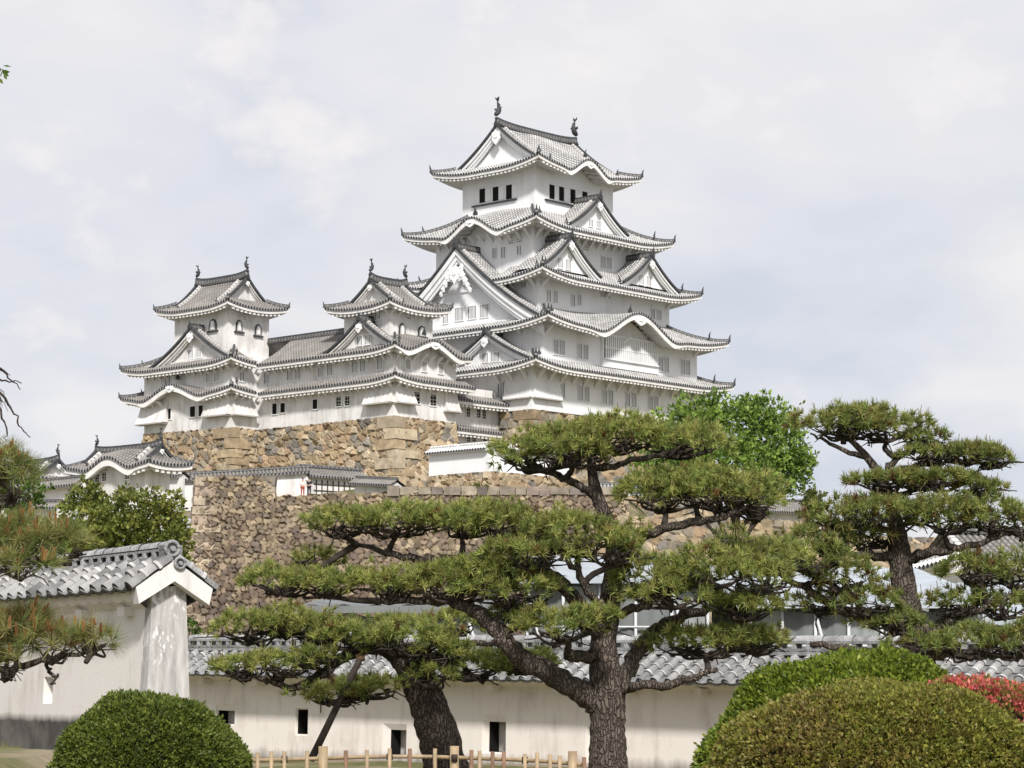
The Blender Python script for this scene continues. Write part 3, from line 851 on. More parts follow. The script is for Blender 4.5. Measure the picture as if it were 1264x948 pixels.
# left flank turning away and the flat top behind the wall faces
stone_face(mb, (-16, 39.8, -1.9), (-21.85, 39.8, -1.9), (-16, 42, zb), (-21.85 - bx_, 42, zb), (1.05, .78), .36, PAL_TAN, 36, .2)
mb.add([(-8.45, 3.6, zt - .15), (-17.9, 3.6, zt - .15), (-17.9, 39.7, zt - .15), (-8.45, 39.7, zt - .15)], [[0, 1, 2, 3]], 0, None, PAL_TAN[0])
mb.add([(-17.9, 24.9, zt - .15), (-21.7, 24.9, zt - .15), (-21.7, 39.7, zt - .15), (-17.9, 39.7, zt - .15)], [[0, 1, 2, 3]], 0, None, PAL_TAN[0])
single('stone_base', mb, [M['stone']], 'long tan rubble stone base under the lower white wing left of the keep', 'stone wall', K, (-17.99, 3.5, zb))

# ------------------------------------------------------------------ the main keep
kp = Thing('castle_keep', 'tallest white five-tier castle keep with grey tiled roofs and stacked gables', 'castle keep', K, (15, 11, 0))
storey(kp, 0, 31, 0, 21.5, -.1, 5.3)
storey(kp, 1.7, 29.6, 0.02, 21.3, 5.0, 10.6)
storey(kp, 3.85, 27.5, 2.5, 19.4, 9.0, 16.2)
storey(kp, 4.66, 24.6, 4.0, 19.2, 15.5, 22.6)
storey(kp, 7.42, 21.4, 6.08, 17.55, 20.8, 30.2)
# tier roofs, bottom to top
roof(kp, (-2.35, 33.4, -2.6, 23.5), 4.55, 4.4, 2.2, .3, .75, 7, 2.45)
roof(kp, (-.45, 32.3, -2.75, 23.4), 9.55, 5.4, 2.6, .35, .85, 7.5, 2.6, kara={'R': [(15.6, 6.3, 2.5)]})
roof(kp, (1.2, 30.1, -.45, 21.9), 15.25, 4.6, 2.7, .35, .9, 7, 2.6, gaps={'L': [(7.6, 18.6)]})
roof(kp, (2.07, 26.9, 1.2, 22.2), 21.3, 5.6, 3.3, .35, .95, 7, 2.5, kara={'L': [(11.3, 4.0, 1.75)]})
ro, Zf5, rg5 = roof(kp, (4.98, 23.6, 3.4, 20.4), 29.1, 8.5, 5.6, .4, .85, 6.5, 2.45, kara={'R': [(14.1, 3.4, 1.55)]}, iri='x', G=2.1)
for nm, xx, rz in (('roof_fish', rg5[0] + .35, -pi / 2), ('roof_fish', rg5[1] - .35, pi / 2)):
    kp.inst('roof_fish', fish_mesh(.98), (xx, rg5[2], rg5[3] + .15), rz, ro)
for sx in (0, 1):
    c = (rg5[sx], rg5[2]); n = (1, 0) if sx == 0 else (-1, 0); e = (0, -1) if sx == 0 else (0, 1)
    gable_front(kp, c, e, n, lambda s: Zf5(8.5 - s), 6.6, 29.5, .75, .95, (1.3, 1.5))
kp.inst('ridge_end_tile', end_tile_mesh(.8), (14.1, 4.2, 31.0), 0, ro)
# big left gable, the lower left gable, and the three gables of the right face
dormer(kp, (.55, 12.3), (0, -1), (1, 0), 13.2, 10.0, 9.4, 6.5, .32, board=1.35, inset=1.7, zwall=10.2, pend=(1.2, 1.9), big=True, end=1.1,
       window=[(.6 - 1.4, 12.0, 1.25, 1.45), (.6 + .6, 12.0, 1.25, 1.45), (.6 + 2.5, 12.0, 1.25, 1.45), (-3.0, 11.8, .8, 1.3)])
dormer(kp, (-1.2, 6.1), (0, -1), (1, 0), 7.0, 5.2, 3.5, 4.5, .3, board=.55, inset=.9, zwall=5.2, pend=(1.0, 1.0), window=[(-.6, 6.15, .8, 1.0), (.9, 6.1, 1.2, 1.0)])
dormer(kp, (14.43, 2.2), (1, 0), (0, 1), 5.2, 22.1, 3.7, 5.0, .35, board=.55, inset=.8, zwall=22.2, window=[(-.9, 22.95, .7, .8), (.5, 22.95, .7, .8)], end=1.0)
dormer(kp, (6.9, 0.1), (1, 0), (0, 1), 5.2, 15.95, 4.0, 4.8, .35, board=.6, inset=.9, zwall=16.2, window=[(-1.1, 17.0, .8, 1.1), (.3, 17.0, .8, 1.1)], end=1.0)
dormer(kp, (21.4, 0.1), (1, 0), (0, 1), 5.2, 15.95, 3.7, 4.8, .35, board=.6, inset=.9, zwall=16.2, window=[(-1.1, 16.9, .8, 1.1), (.3, 16.9, .8, 1.1)], end=1.0)
# arched-eave trim: end tiles and pendants
kp.inst('ridge_end_tile', end_tile_mesh(.9), (15.6, -1.2, 12.2), 0)
kp.inst('pendant_ornament', pendant_mesh(1.9, .9), (15.6, -2.62, 11.45), 0)
kp.inst('pendant_ornament', pendant_mesh(1.3, .7), (14.1, 3.5, 30.15), 0)
kp.inst('pendant_ornament', pendant_mesh(1.5, .8), (2.15, 11.3, 22.65), -pi / 2)
kp.inst('ridge_end_tile', end_tile_mesh(.9), (2.9, 11.3, 23.4), -pi / 2)
# wide barred window bay on the right face
mb = MB()
bx0, bx1, bz0, bz1 = 11.75, 21.9, 5.75, 9.55
mb.box(((bx0 + bx1) / 2, -.12, (bz0 + bz1) / 2), (bx1 - bx0, .3, bz1 - bz0), 0)
bay = kp.part('window_bay', mb, [M['plaster']])
mb = MB(); xs_ = np.linspace(15.6 - 5.6, 15.6 + 5.6, 25); zs_ = 9.2 + 2.5 * (np.cos(np.clip(np.abs(xs_ - 15.6) / 6.3, 0, 1) * pi) * .5 + .5) ** .85
mb.grid(np.stack([np.stack([xs_, np.full(25, -.06), np.full(25, 9.0)], 1), np.stack([xs_, np.full(25, -.06), zs_], 1)], 1), 0); kp.part('arch_panel', mb, [M['plaster_shade']])
mb = MB(); mb.box(((bx0 + bx1) / 2, -.29, 8.05), (bx1 - bx0 - .6, .04, 2.6), 1)
nb = 27
for i in range(nb): mb.box((bx0 + .5 + (bx1 - bx0 - 1.0) * i / (nb - 1), -.36, 8.05), (.2, .16, 2.6), 0)
mb.box(((bx0 + bx1) / 2, -.4, 8.0), (bx1 - bx0 - .5, .1, .16), 0); mb.box(((bx0 + bx1) / 2, -.38, 6.68), (bx1 - bx0 - .2, .22, .14), 0); mb.box(((bx0 + bx1) / 2, -.38, 9.42), (bx1 - bx0 - .2, .22, .14), 0)
kp.part('lattice', mb, [M['plaster'], M['pane']], bay)
# windows, measured from the photograph
for px, py in ((599, 241), (615.5, 238.8), (632, 236.3)): win(kp, K, 'L', 7.42, px, py, 14, 17, 'top')
for px, py in ((684, 237.5), (695.8, 240), (709.8, 243), (724.5, 246)): win(kp, K, 'R', 6.08, px, py, 11.5, 17, 'top')
mb = MB(); mb.box((7.3, 12.4, K.L(615, 250, 7.42)[2]), (.3, 7.0, .16)); kp.part('window_sill', mb, [M['dark']])
mb = MB(); mb.box((12.6, 5.96, K.R(700, 252.5, 6.08)[2]), (7.2, .3, .16)); kp.part('window_sill', mb, [M['dark']])
for px, py, w, h, s in ((611, 312.6, 5, 12, 'bars'), (621.7, 311.8, 5, 12, 'bars'), (641.2, 309, 5, 12, 'bars'), (631.3, 298.3, 5.5, 5, 'vent'), (641.7, 296.5, 5.5, 5, 'vent')): win(kp, K, 'L', 4.66, px, py, w, h, s)
for px, py, w, h, s in ((744, 323.7, 5, 14, 'bars'), (751.5, 325, 5, 14, 'bars'), (723, 306.4, 5, 5, 'vent')): win(kp, K, 'R', 4.0, px, py, w, h, s)
win(kp, K, 'L', 3.85, 647, 351.6, 6, 7, 'bars')
for px, py, w, h, s in ((676.9, 365.2, 4.5, 15, 'bars'), (685.2, 366.6, 4.5, 15, 'bars'), (707, 371, 4.5, 15, 'bars'), (714.7, 370.4, 4.5, 12, 'bars'), (743.5, 363.5, 4.5, 7, 'bars'), (750.5, 365.2, 4.5, 7, 'bars'), (805.3, 387.5, 4.5, 12, 'bars'), (813.2, 389.2, 4.5, 12, 'bars')): win(kp, K, 'R', 2.5, px, py, w, h, s)
for px, py in ((685.6, 428.4), (693.4, 429.3), (715, 433.6), (722.7, 434.8), (815.4, 449.6), (822.2, 450.5), (842.4, 453.1), (848.5, 454)): win(kp, K, 'R', 0.02, px, py, 5, 18, 'bars')
for px, py in ((686.7, 479.7), (693.8, 481.9), (716, 485.3), (724, 486.5), (745.8, 489.7), (753.4, 490.9), (774.3, 493.1), (782.2, 494), (802.3, 497), (809.3, 498)): win(kp, K, 'R', 0, px, py, 5, 18, 'bars')
win(kp, K, 'L', 0, 618.8, 481.2, 8, 20, 'bars'); win(kp, K, 'L', 0, 626.9, 481, 5, 18, 'bars')
# slanting eave brackets
brackets(kp, 'R', 0, .8, 30.4, 1.95, 4.45, 1.5, 1.5)
brackets(kp, 'L', 0, .8, 5.0, 2.0, 4.45, 1.5, 1.5)
brackets(kp, 'R', 4.0, 5.2, 24, 1.35, 21.2, 1.2, 1.1)
brackets(kp, 'L', 4.66, 4.6, 18.6, 1.35, 21.2, 1.2, 1.1)
brackets(kp, 'R', 2.5, 4.4, 27, 11.3, 15.1, 1.2, 1.0)
brackets(kp, 'L', 3.85, 3.1, 6.3, 3.2, 15.1, 1.2, 1.0)
brackets(kp, 'R', .02, 2.3, 29.0, 13.4, 9.4, 1.2, 1.0)
brackets(kp, 'L', 1.7, .6, 3.2, 2.6, 9.4, 1.2, 1.0)
stone_drop(kp, 'R', 0, .02, 4.6, 4.0, 1.25, .45, 'plaster')
stone_drop(kp, 'L', 0, .02, 4.0, 4.0, 1.25, .45, 'plaster')

# ------------------------------------------------------------------ west small keep
PO = 'plaster_old'
wk = Thing('small_keep', 'white three-tier small keep close left of the tallest keep, ridge end facing left', 'castle tower', K, (-13, 9, -2.1))
storey(wk, -17.99, -8.45, 3.5, 14.2, -2.12, 2.35, PO)
storey(wk, -17.95, -8.5, 3.54, 14.2, 2.0, 5.6, PO)
storey(wk, -16.4, -9.7, 5.9, 12.8, 4.5, 10.6, PO)
roof(wk, (-19.4, -6.9, 2.0, 14.2), 1.75, 2.2, 1.15, .3, .5, 5, 1.45, sides='RL', cut={'L': (True, False), 'R': (False, True)}, mt='tile_old', plas='plaster_shade')
roof(wk, (-19.45, -7.4, 2.0, 14.2), 4.95, 4.3, 2.3, .3, .55, 5, 1.45, sides='RL', cut={'L': (True, False), 'R': (False, True)}, kara={'R': [(-13.4, 4.0, 1.35)]}, mt='tile_old', raft=.62)
ro, Zfw, rw = roof(wk, (-17.85, -8.3, 4.35, 14.4), 10.0, 5.02, 3.15, .4, .55, 4.5, 1.4, iri='x', G=1.9, mt='tile_old')
wk.inst('roof_fish', fish_mesh(.62), (rw[0] + .3, rw[2], rw[3] + .05), -pi / 2, ro); wk.inst('roof_fish', fish_mesh(.62), (rw[1] - .3, rw[2], rw[3] + .05), pi / 2, ro)
for sx in (0, 1):
    c = (rw[sx], rw[2]); n = (1, 0) if sx == 0 else (-1, 0); e = (0, -1) if sx == 0 else (0, 1)
    gable_front(wk, c, e, n, lambda s: Zfw(5.02 - s), 3.3, 10.3, .45, .7, (.6, .6), plas=PO, end=.7)
dormer(wk, (-18.7, 8.2), (0, -1), (1, 0), 5.4, 5.2, 3.3, 4.0, .3, 'tile_old', .5, .8, 5.5, (.9, .9), plas=PO, window=[(-.6, 6.4, .8, 1.0), (.6, 6.4, .8, 1.0)], end=.8)
wk.inst('ridge_end_tile', end_tile_mesh(.8), (-13.4, 3.6, 7.0), 0)
wk.inst('pendant_ornament', pendant_mesh(1.5, .7), (-13.4, 2.08, 5.95), 0)
win(wk, K, 'L', -16.4, 466.7, 390.5, 6, 9, 'bars')
win(wk, K, 'R', 5.9, 503.7, 390.5, 6, 6, 'vent'); win(wk, K, 'R', 5.9, 495.9, 406.5, 9, 16, 'kato'); win(wk, K, 'R', 5.9, 520.2, 409, 9, 14, 'kato')
for px, py in ((502.9, 449.6), (523.4, 452.4), (543.7, 455.3)): win(wk, K, 'R', 3.54, px, py, 6.5, 12, 'pane')
for px, py in ((513.9, 491.1), (534.2, 494)): win(wk, K, 'R', 3.5, px, py, 7, 13, 'grid')
for px, py, s in ((469, 449.4, 'bars'), (448.4, 451.8, 'bars'), (438, 453.2, 'bars'), (407.6, 456.6, 'bars')): win(wk, K, 'L', -17.95, px, py, 6, 13, s)
for px, py in ((418.6, 495.6), (429.4, 494.7)): win(wk, K, 'L', -17.99, px, py, 6, 12, 'grid')
stone_drop(wk, 'L', -17.99, 3.5, 7.6, 1.7, -.6, .75); stone_drop(wk, 'R', 3.5, -18.0, -15.2, 1.7, -.6, .75); stone_drop(wk, 'R', 3.5, -10.4, -8.4, 1.5, -.9, .7)
for z in (1.75, 4.95):
    brackets(wk, 'L', -17.97, 3.8, 13.8, 1.25, z - .25, .9, .75); brackets(wk, 'R', 3.52, -17.6, -9, 1.25, z - .25, .9, .75)
brackets(wk, 'R', 5.9, -16.1, -10, 1.2, 9.75, .8, .6); brackets(wk, 'L', -16.4, 6.2, 12.5, 1.25, 9.75, .8, .6)

# ------------------------------------------------------------------ gallery between the small keeps
gl = Thing('gallery_wing', 'long white two-storey gallery joining the two small keeps on the stone base', 'castle wing', K, (-14, 19, -2.1))
storey(gl, -17.99, -10, 14.22, 24.8, -2.12, 2.35, PO)
storey(gl, -17.95, -10, 14.22, 25.4, 2.0, 5.6, PO)
roof(gl, (-19.4, -9, 14.22, 23.3), 1.75, 2.2, 1.15, .3, 0, 5, 1.45, sides='L', cut={'L': (True, True)}, mt='tile_old')
roof(gl, (-19.45, -9, 14.22, 29.0), 4.95, 5.2, 3.3, .25, 0, 5, 1.45, sides='LB', cut={'L': (True, True), 'B': (True, True)}, mt='tile_old', gaps={'L': [(23.45, 29)]})
mb = MB(); yy = np.linspace(12.2, 28, 9); pth = np.stack([np.full(9, -14.25), yy, np.full(9, 8.15)], 1); mb.sweep(pth, .5, .45, 0); mb.sweep(pth + [0, 0, .45], .3, .2, 1); gl.part('ridge', mb, [M['ridge'], M['dark']])
for px, py, s in ((339.5, 504.8, 'dark'), (349.6, 503.5, 'dark'), (389.5, 499.1, 'dark')): win(gl, K, 'L', -17.99, px, py, 6, 12.5, s)
for px, py in ((329.4, 466.8), (357.8, 462.8), (368.2, 461.8), (396, 458.5)): win(gl, K, 'L', -17.95, px, py, 6, 13, 'bars')
for z in (1.75, 4.95): brackets(gl, 'L', -17.97, 14.9, 23.2, 1.2, z - .25, .9, .75)

# ------------------------------------------------------------------ northwest small keep
iw = Thing('small_keep', 'leftmost white small keep with a square tower, dark bell-shaped windows and wide gable', 'castle tower', K, (-17, 32, -2.1))
storey(iw, -21.85, -11, 24.8, 39.7, -2.1, 2.5, PO)
storey(iw, -21.8, -11, 24.85, 39.9, 2.2, 6.0, PO)
storey(iw, -20.4, -14.2, 27.3, 36.4, 5.4, 12.3, PO)
roof(iw, (-23.3, -10, 23.3, 42.4), 1.85, 2.6, 1.3, .3, .55, 5, 1.45, sides='RL', cut={'R': (False, True)}, kara={'L': [(33.6, 4.7, 1.35)]}, mt='tile_old', gaps={'R': [(-19.5, -10)]})
roof(iw, (-23.35, -10, 23.35, 42.3), 5.1, 4.2, 2.3, .3, .6, 5, 1.45, sides='RL', cut={'R': (False, True)}, mt='tile_old', gaps={'R': [(-19.55, -10)]})
ro, Zfi, ri = roof(iw, (-21.9, -12.7, 25.7, 38.2), 11.75, 4.6, 3.6, .42, .55, 4.5, 1.4, iri='y', G=1.8, mt='tile_old')
iw.inst('roof_fish', fish_mesh(.62), (ri[2], ri[0] + .3, ri[3] + .05), 0, ro); iw.inst('roof_fish', fish_mesh(.62), (ri[2], ri[1] - .3, ri[3] + .05), pi, ro)
for sx in (0, 1):
    c = (ri[2], ri[sx]); n = (0, 1) if sx == 0 else (0, -1); e = (1, 0) if sx == 0 else (-1, 0)
    gable_front(iw, c, e, n, lambda s: Zfi(4.6 - s), 3.1, 12.1, .4, .6, (.5, .5), plas=PO, end=.7)
dormer(iw, (-22.4, 31.4), (0, -1), (1, 0), 7.2, 5.35, 4.1, 4.0, .35, 'tile_old', .6, .85, 5.8, (1.0, 1.0), plas=PO, window=[(-.7, 6.7, .8, 1.0), (.7, 6.7, .8, 1.0)], end=.9)
iw.inst('pendant_ornament', pendant_mesh(1.4, .7), (-23.22, 33.6, 3.0), -pi / 2)
iw.inst('ridge_end_tile', end_tile_mesh(.8), (-22.2, 33.6, 3.9), -pi / 2)
win(iw, K, 'L', -20.4, 263.2, 401, 10, 14, 'kato'); win(iw, K, 'R', 27.3, 294.7, 402.3, 9, 14, 'kato'); win(iw, K, 'R', 27.3, 318.2, 407.3, 9, 14, 'kato')
win(iw, K, 'R', 27.3, 301.5, 393, 5.5, 5, 'vent')
for px, py in ((208.4, 511), (238.4, 508.2), (248.5, 507)): win(iw, K, 'L', -21.85, px, py, 6, 12.5, 'dark')
for px, py in ((207.3, 470), (257.7, 466.2), (268.1, 465)): win(iw, K, 'L', -21.8, px, py, 6, 12, 'bars')
win(iw, K, 'R', 24.85, 297.8, 465, 5.5, 12, 'bars')
stone_drop(iw, 'L', -21.85, 24.8, 29.0, 1.8, -.65, .8); stone_drop(iw, 'R', 24.8, -21.9, -18.6, 1.8, -.65, .8); stone_drop(iw, 'L', -21.85, 35.5, 40.3, 1.8, -.75, .9)
brackets(iw, 'L', -21.83, 25.2, 28.6, 1.1, 1.6, .9, .75); brackets(iw, 'R', 24.82, -21.5, -18.5, 1.1, 1.6, .9, .75); brackets(iw, 'L', -21.83, 36.6, 39.4, 1.2, 1.6, .9, .75)
brackets(iw, 'L', -21.83, 25.2, 39.4, 1.2, 4.85, .9, .75); brackets(iw, 'R', 24.85, -21.5, -18.5, 1.1, 4.85, .9, .75)

# ------------------------------------------------------------------ connecting gatehouse between west small keep and keep
cn = Thing('gate_wing', 'narrow white connecting wing in the gap between small keep and tall keep', 'castle wing', K, (-4, 7, -9))
storey(cn, -8.44, -.01, 5.0, 9, -9.5, 2.2, PO)
roof(cn, (-8.4, .9, 3.4, 9), .55, 4, 2.2, .2, .1, 4, 1.5, sides='R', cut={'R': (True, False)}, mt='tile_old')
roof(cn, (-8.44, .2, 3.9, 9), -2.6, 1.2, .6, .2, .1, 4, 1.0, sides='R', cut={'R': (True, True)}, mt='tile_old', name='roof')
for px, py in ((577.5, 508.8), (590.2, 510), (597, 511), (577.5, 539.5), (584.5, 539.5), (597.8, 538.8)): win(cn, K, 'R', 5.0, px, py, 5, 11, 'grid')
# ------------------------------------------------------------------ lower stone walls and terrace things
def qf(px, py, Y): return P(px, py, Y)
mb = MB()
Yt, Yb = 222.0, 216.5
tops = [((243, 588), (338, 588)), ((338, 613), (495, 607)), ((495, 605), (775, 607))]
bx = [(222, 338), (336, 495), (495, 800)]
for i, ((a, b), (q0, q1)) in enumerate(zip(tops, bx)):
    B0 = P(q0, 800, Yb); B1 = P(q1, 800, Yb)
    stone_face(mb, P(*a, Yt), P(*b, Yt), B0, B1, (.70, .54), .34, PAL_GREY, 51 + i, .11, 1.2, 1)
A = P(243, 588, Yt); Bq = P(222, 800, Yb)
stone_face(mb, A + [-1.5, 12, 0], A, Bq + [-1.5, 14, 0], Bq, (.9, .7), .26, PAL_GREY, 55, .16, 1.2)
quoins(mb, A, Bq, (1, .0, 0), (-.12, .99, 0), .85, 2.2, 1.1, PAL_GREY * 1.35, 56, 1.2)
A2 = P(338, 588, Yt); B2 = P(338, 616, Yt - .4)
quoins(mb, A2, B2, (-1, 0, 0), (0, .99, 0), .8, 1.6, 1.1, PAL_TAN, 57, 1.2)
mb.box((P(338, 600, Yt) + P(338, 600, Yt + 10)) / 2 + [-.4, .6, -.3], (.7, 9, 1.9), 0, None, PAL_GREY[2])
# row of squared kerb stones on the terrace edge
rg = np.random.default_rng(8)
xa = 478.0
while xa < 770:
    w = 12 + 12 * rg.random()
    c = (P(xa, 606.3, Yt + .15) + P(xa + w - .8, 606.3, Yt + .15)) / 2
    mb.box(c, (w / 13.5 - .1, 1.0, .6 + .35 * rg.random()), 0, None, PAL_GREY[rg.integers(0, 8)] * 1.6 * (.65 + .3 * rg.random()) * [.95, .98, 1.05])
    xa += w
single('stone_wall', mb, [M['stone']], 'tall dark rubble retaining wall in the middle distance below the tan castle base', 'stone wall', WORLD, (P(480, 800, Yb)))

def roof_run(mb, A, B, n2, zr0, zr1, half, drop, pitch=.35, m=0, both=True, curve=.15):
    """two tiled slopes either side of a ridge from A to B (plan points); z of the ridge at both ends"""
    A = np.asarray(A, float); B = np.asarray(B, float); L = np.linalg.norm(B - A); e = (B - A) / L; n = np.array([-e[1], e[0]])
    N = max(2, round(L / pitch)); p = L / N
    a = np.append((np.arange(N)[:, None] + RIBF[None]).ravel() * p, L); h = np.append(np.tile(RIBH, N), 0) * .9
    s = np.linspace(0, 1, 6)
    for sg in ((-1, 1) if both else (-1,)):
        xy = A + np.multiply.outer(a, e)[:, None] + np.multiply.outer(s * half * sg, n)[None]
        z = (zr0 + (zr1 - zr0) * a / L)[:, None] - drop * (s + curve * s * (1 - s) * 2)[None] + h[:, None]
        mb.grid(np.concatenate([xy, z[..., None]], -1), m, np.stack(np.broadcast_arrays(a[:, None] / p, s[None] * half * 1.2), -1), flip=(sg > 0))
        ed = np.concatenate([xy[:, -1], z[:, -1:]], 1); lo = ed - [0, 0, .16]; lo[:, 2] = (z[:, -1] - h) - .13
        mb.grid(np.stack([lo, ed], 1), m + 1, np.stack([np.stack([a / p, 0 * a], -1)] * 2, 1), flip=(sg > 0))
def plaster_wall(label, pts, h, th=.7, half=.85, drop=.5, mt='tile', name='plaster_wall', group=None, ends=True, mw='plaster', gable_end=(True, True), cat='plaster wall'):
    """roofed white wall along world points (base)"""
    pts = [np.asarray(p, float) for p in pts]
    T = Thing(name, label, cat, WORLD, pts[0], group)
    wb = MB(); rf = MB(); rd = MB(); gb = MB()
    for i, (a, b) in enumerate(zip(pts[:-1], pts[1:])):
        e = (b - a)[:2]; L = np.linalg.norm(e); e = e / L; n = np.array([-e[1], e[0]])
        def q(p, o, z): return [p[0] + n[0] * o, p[1] + n[1] * o, p[2] + z]
        w2 = th / 2
        wb.hexa([q(a, -w2 * 1.15, 0), q(b, -w2 * 1.15, 0), q(b, w2 * 1.15, 0), q(a, w2 * 1.15, 0)], [q(a, -w2, h), q(b, -w2, h), q(b, w2, h), q(a, w2, h)])
        # plastered eave soffit
        wb.hexa([q(a, -half * .86, h), q(b, -half * .86, h), q(b, half * .86, h), q(a, half * .86, h)], [q(a, -half * .9, h + .12), q(b, -half * .9, h + .12), q(b, half * .9, h + .12), q(a, half * .9, h + .12)])
        wb.prism([q(a, -half * .8, h + .1), q(a, half * .8, h + .1), q(a, 0, h + drop)], [*(b - a)], 0)
        ea = a[:2] - (e * .25 if i == 0 else 0); eb = b[:2] + (e * .25 if i == len(pts) - 2 else 0)
        roof_run(rf, ea, eb, n, a[2] + h + drop + .2, b[2] + h + drop + .2, half, drop)
        pth = np.array([[*ea, a[2] + h + drop + .2], [*((ea + eb) / 2), (a[2] + b[2]) / 2 + h + drop + .2], [*eb, b[2] + h + drop + .2]])
        rd.sweep(pth, .28, .13, 0); rd.sweep(pth + [0, 0, .13], .18, .07, 1)
    T.part('wall', wb, [M[mw]]); r = T.part('roof', rf, [M[mt], M['tile_end']]); T.part('ridge', rd, [M['ridge' if mt != 'tile_white' else 'ridge_white'], M['dark' if mt != 'tile_white' else 'plaster']], r)
    return T
def at_base(px, py, Y): return P(px, py, Y)
kd = lambda c, du, dv: c + K.u * du + K.v * dv
# white roofed wall with a corner, on its small stone base
c0 = P(607, 582.5, 228)
w1 = plaster_wall('short white corner wall with bright white tiles, standing on a low tan stone base', [kd(c0, 0, 7.8), c0, kd(c0, 11, -.0)], 2.0, .8, .95, .5, 'tile_white')
mb = MB()
zt = c0[2]; zl = zt - 2.4
p_ = lambda du, dv, z: np.array([*kd(c0, du, dv)[:2], z])
stone_face(mb, p_(-.55, 6.8, zt), p_(-.55, -.55, zt), p_(-.9, 7.2, zl), p_(-.9, -.9, zl), (1.1, .75), .22, PAL_TAN, 61, .12)
stone_face(mb, p_(-.55, -.55, zt), p_(14, -.55, zt), p_(-.9, -.9, zl), p_(14, -.9, zl), (1.1, .75), .22, PAL_TAN, 62, .12)
mb.add([p_(-.5, -.5, zt - .06), p_(14, -.5, zt - .06), p_(14, 3, zt - .06), p_(3, 7, zt - .06), p_(-.5, 7, zt - .06)], [[0, 1, 2, 3], [0, 3, 4, 4]][:1], 0, None, PAL_TAN[0])
single('stone_base', mb, [M['stone']], 'low tan stone base under the short white corner wall', 'stone wall', WORLD, p_(0, 0, zl))

plaster_wall('long low white wall with dark tiles running along the top of the dark stone wall', [P(214, 632, 228), P(378, 621, 231)], 2.75, .7, .85, .5, 'tile_old', mw='plaster_old')
plaster_wall('short white wall stub beside the small white turret, tiled and half hidden by the round tree', [P(176, 634, 225), P(224, 632, 222)], 3.1, .7, .85, .45, 'tile_old', mw='plaster_old')
plaster_wall('low roofed wall stub right of the little white gatehouse on the terrace', [P(441, 609, 230), P(489, 612, 225.5)], .75, .6, 1.0, .55, 'tile_old', mw='plaster_old')
plaster_wall('low tiled white wall at the far left behind the orange-tipped pine', [P(14, 648, 192), P(74, 647, 188)], 1.05, .6, .8, .5, 'tile_old', mw='plaster_old')
# little gatehouse on the terrace
g0 = P(381, 609, 231)
FG = Frame(g0, 40)
gt = Thing('gatehouse', 'little white gatehouse with tiled roof and dark barred wall on the terrace edge', 'gatehouse', FG, (0, 0, 0))
mb = MB(); mb.box((3.4, 1.3, .8), (6.8, 2.2, 1.6)); mb.prism([(-.02, .1, 1.55), (-.02, 2.5, 1.55), (-.02, 1.3, 2.45)], (6.9, 0, 0)); gt.part('wall', mb, [M['plaster_old']])
mb = MB(); roof_run(mb, (-.45, 1.3), (7.2, 1.3), None, 2.6, 2.6, 1.65, .95); r = gt.part('roof', mb, [M['tile_old'], M['tile_end']])
mb = MB(); mb.sweep([(-.45, 1.3, 2.6), (3, 1.3, 2.6), (7.2, 1.3, 2.6)], .35, .3, 0); gt.part('ridge', mb, [M['ridge']], r)
mb = MB()
for sg in (-1, 1):
    mb.hexa([(-.5, 1.3, 2.1), (-.3, 1.3, 2.1), (-.3, 1.3 + sg * 1.6, 1.2), (-.5, 1.3 + sg * 1.6, 1.2)], [(-.5, 1.3, 2.56), (-.3, 1.3, 2.56), (-.3, 1.3 + sg * 1.6, 1.62), (-.5, 1.3 + sg * 1.6, 1.62)])
gt.part('gable_board', mb, [M['plaster']])
mb = MB()
for i in range(8): mb.box((1.0 + i * .66, .17, .7), (.09, .1, 1.3))
mb.box((3.4, .16, .95), (5.4, .08, .08)); mb.box((3.4, .16, .35), (5.4, .08, .08)); gt.part('barred_front', mb, [M['wood_dark']])
mb = MB(); mb.box((-.03, 1.0, .55), (.05, .9, 1.1)); gt.part('doorway', mb, [M['hole']])

# ------------------------------------------------------------------ the turrets at the left
def turret(label, fr, eave, z0, wall, Dy, rise, G, karas=None, wins=(), zlow=-6, name='turret', fish=True):
    T = Thing(name, label, 'turret', fr, (wall[0] + 2, wall[2] + 3, zlow))
    storey(T, *wall, zlow, z0 + .75, 'plaster_old')
    ro, Zf, ri = roof(T, eave, z0, Dy, rise, .35, .35, 4, 1.3, iri='y', G=G, mt='tile_old', kara=karas or {}, pitch=.38, rs=.62)
    for sx in (0, 1):
        c = (ri[2], ri[sx]); n = (0, 1) if sx == 0 else (0, -1); e = (1, 0) if sx == 0 else (-1, 0)
        gable_front(T, c, e, n, lambda s: Zf(Dy - s), Dy - G * .9, z0 + .4, .3, .5, (.4, .4), plas='plaster_old', end=.5)
    if fish:
        T.inst('roof_fish', fish_mesh(.42), (ri[2], ri[0] + .2, ri[3]), 0, ro); T.inst('roof_fish', fish_mesh(.42), (ri[2], ri[1] - .2, ri[3]), pi, ro)
    for a in wins: win(T, fr, *a)
    return T
K2 = Frame(P(182, 600, 205), 48)
ec = K2.loc(P(183.6, 566, 203.2)); er = K2.R(238, 570, ec[1]); el = K2.L(79.5, 578, ec[0])
z0 = ec[2] - .45
turret('small white turret with an arched eave at the left, behind the round tree', K2, (ec[0], er[0], ec[1], el[1]), z0, (0.0, er[0] - 1.3, 0.0, el[1] - 1.3), (er[0] - ec[0]) / 2, 1.75, 1.2,
       {'L': [(K2.L(131, 566, ec[0])[1], 2.9, .95)]},
       [('L', 0.0, 121, 589.5, 6, 10, 'grid'), ('L', 0.0, 129.6, 588.3, 6, 10, 'grid'), ('L', 0.0, 158, 585.7, 5.5, 11, 'grid')], -9)
K3 = Frame(P(52, 602, 216), 48)
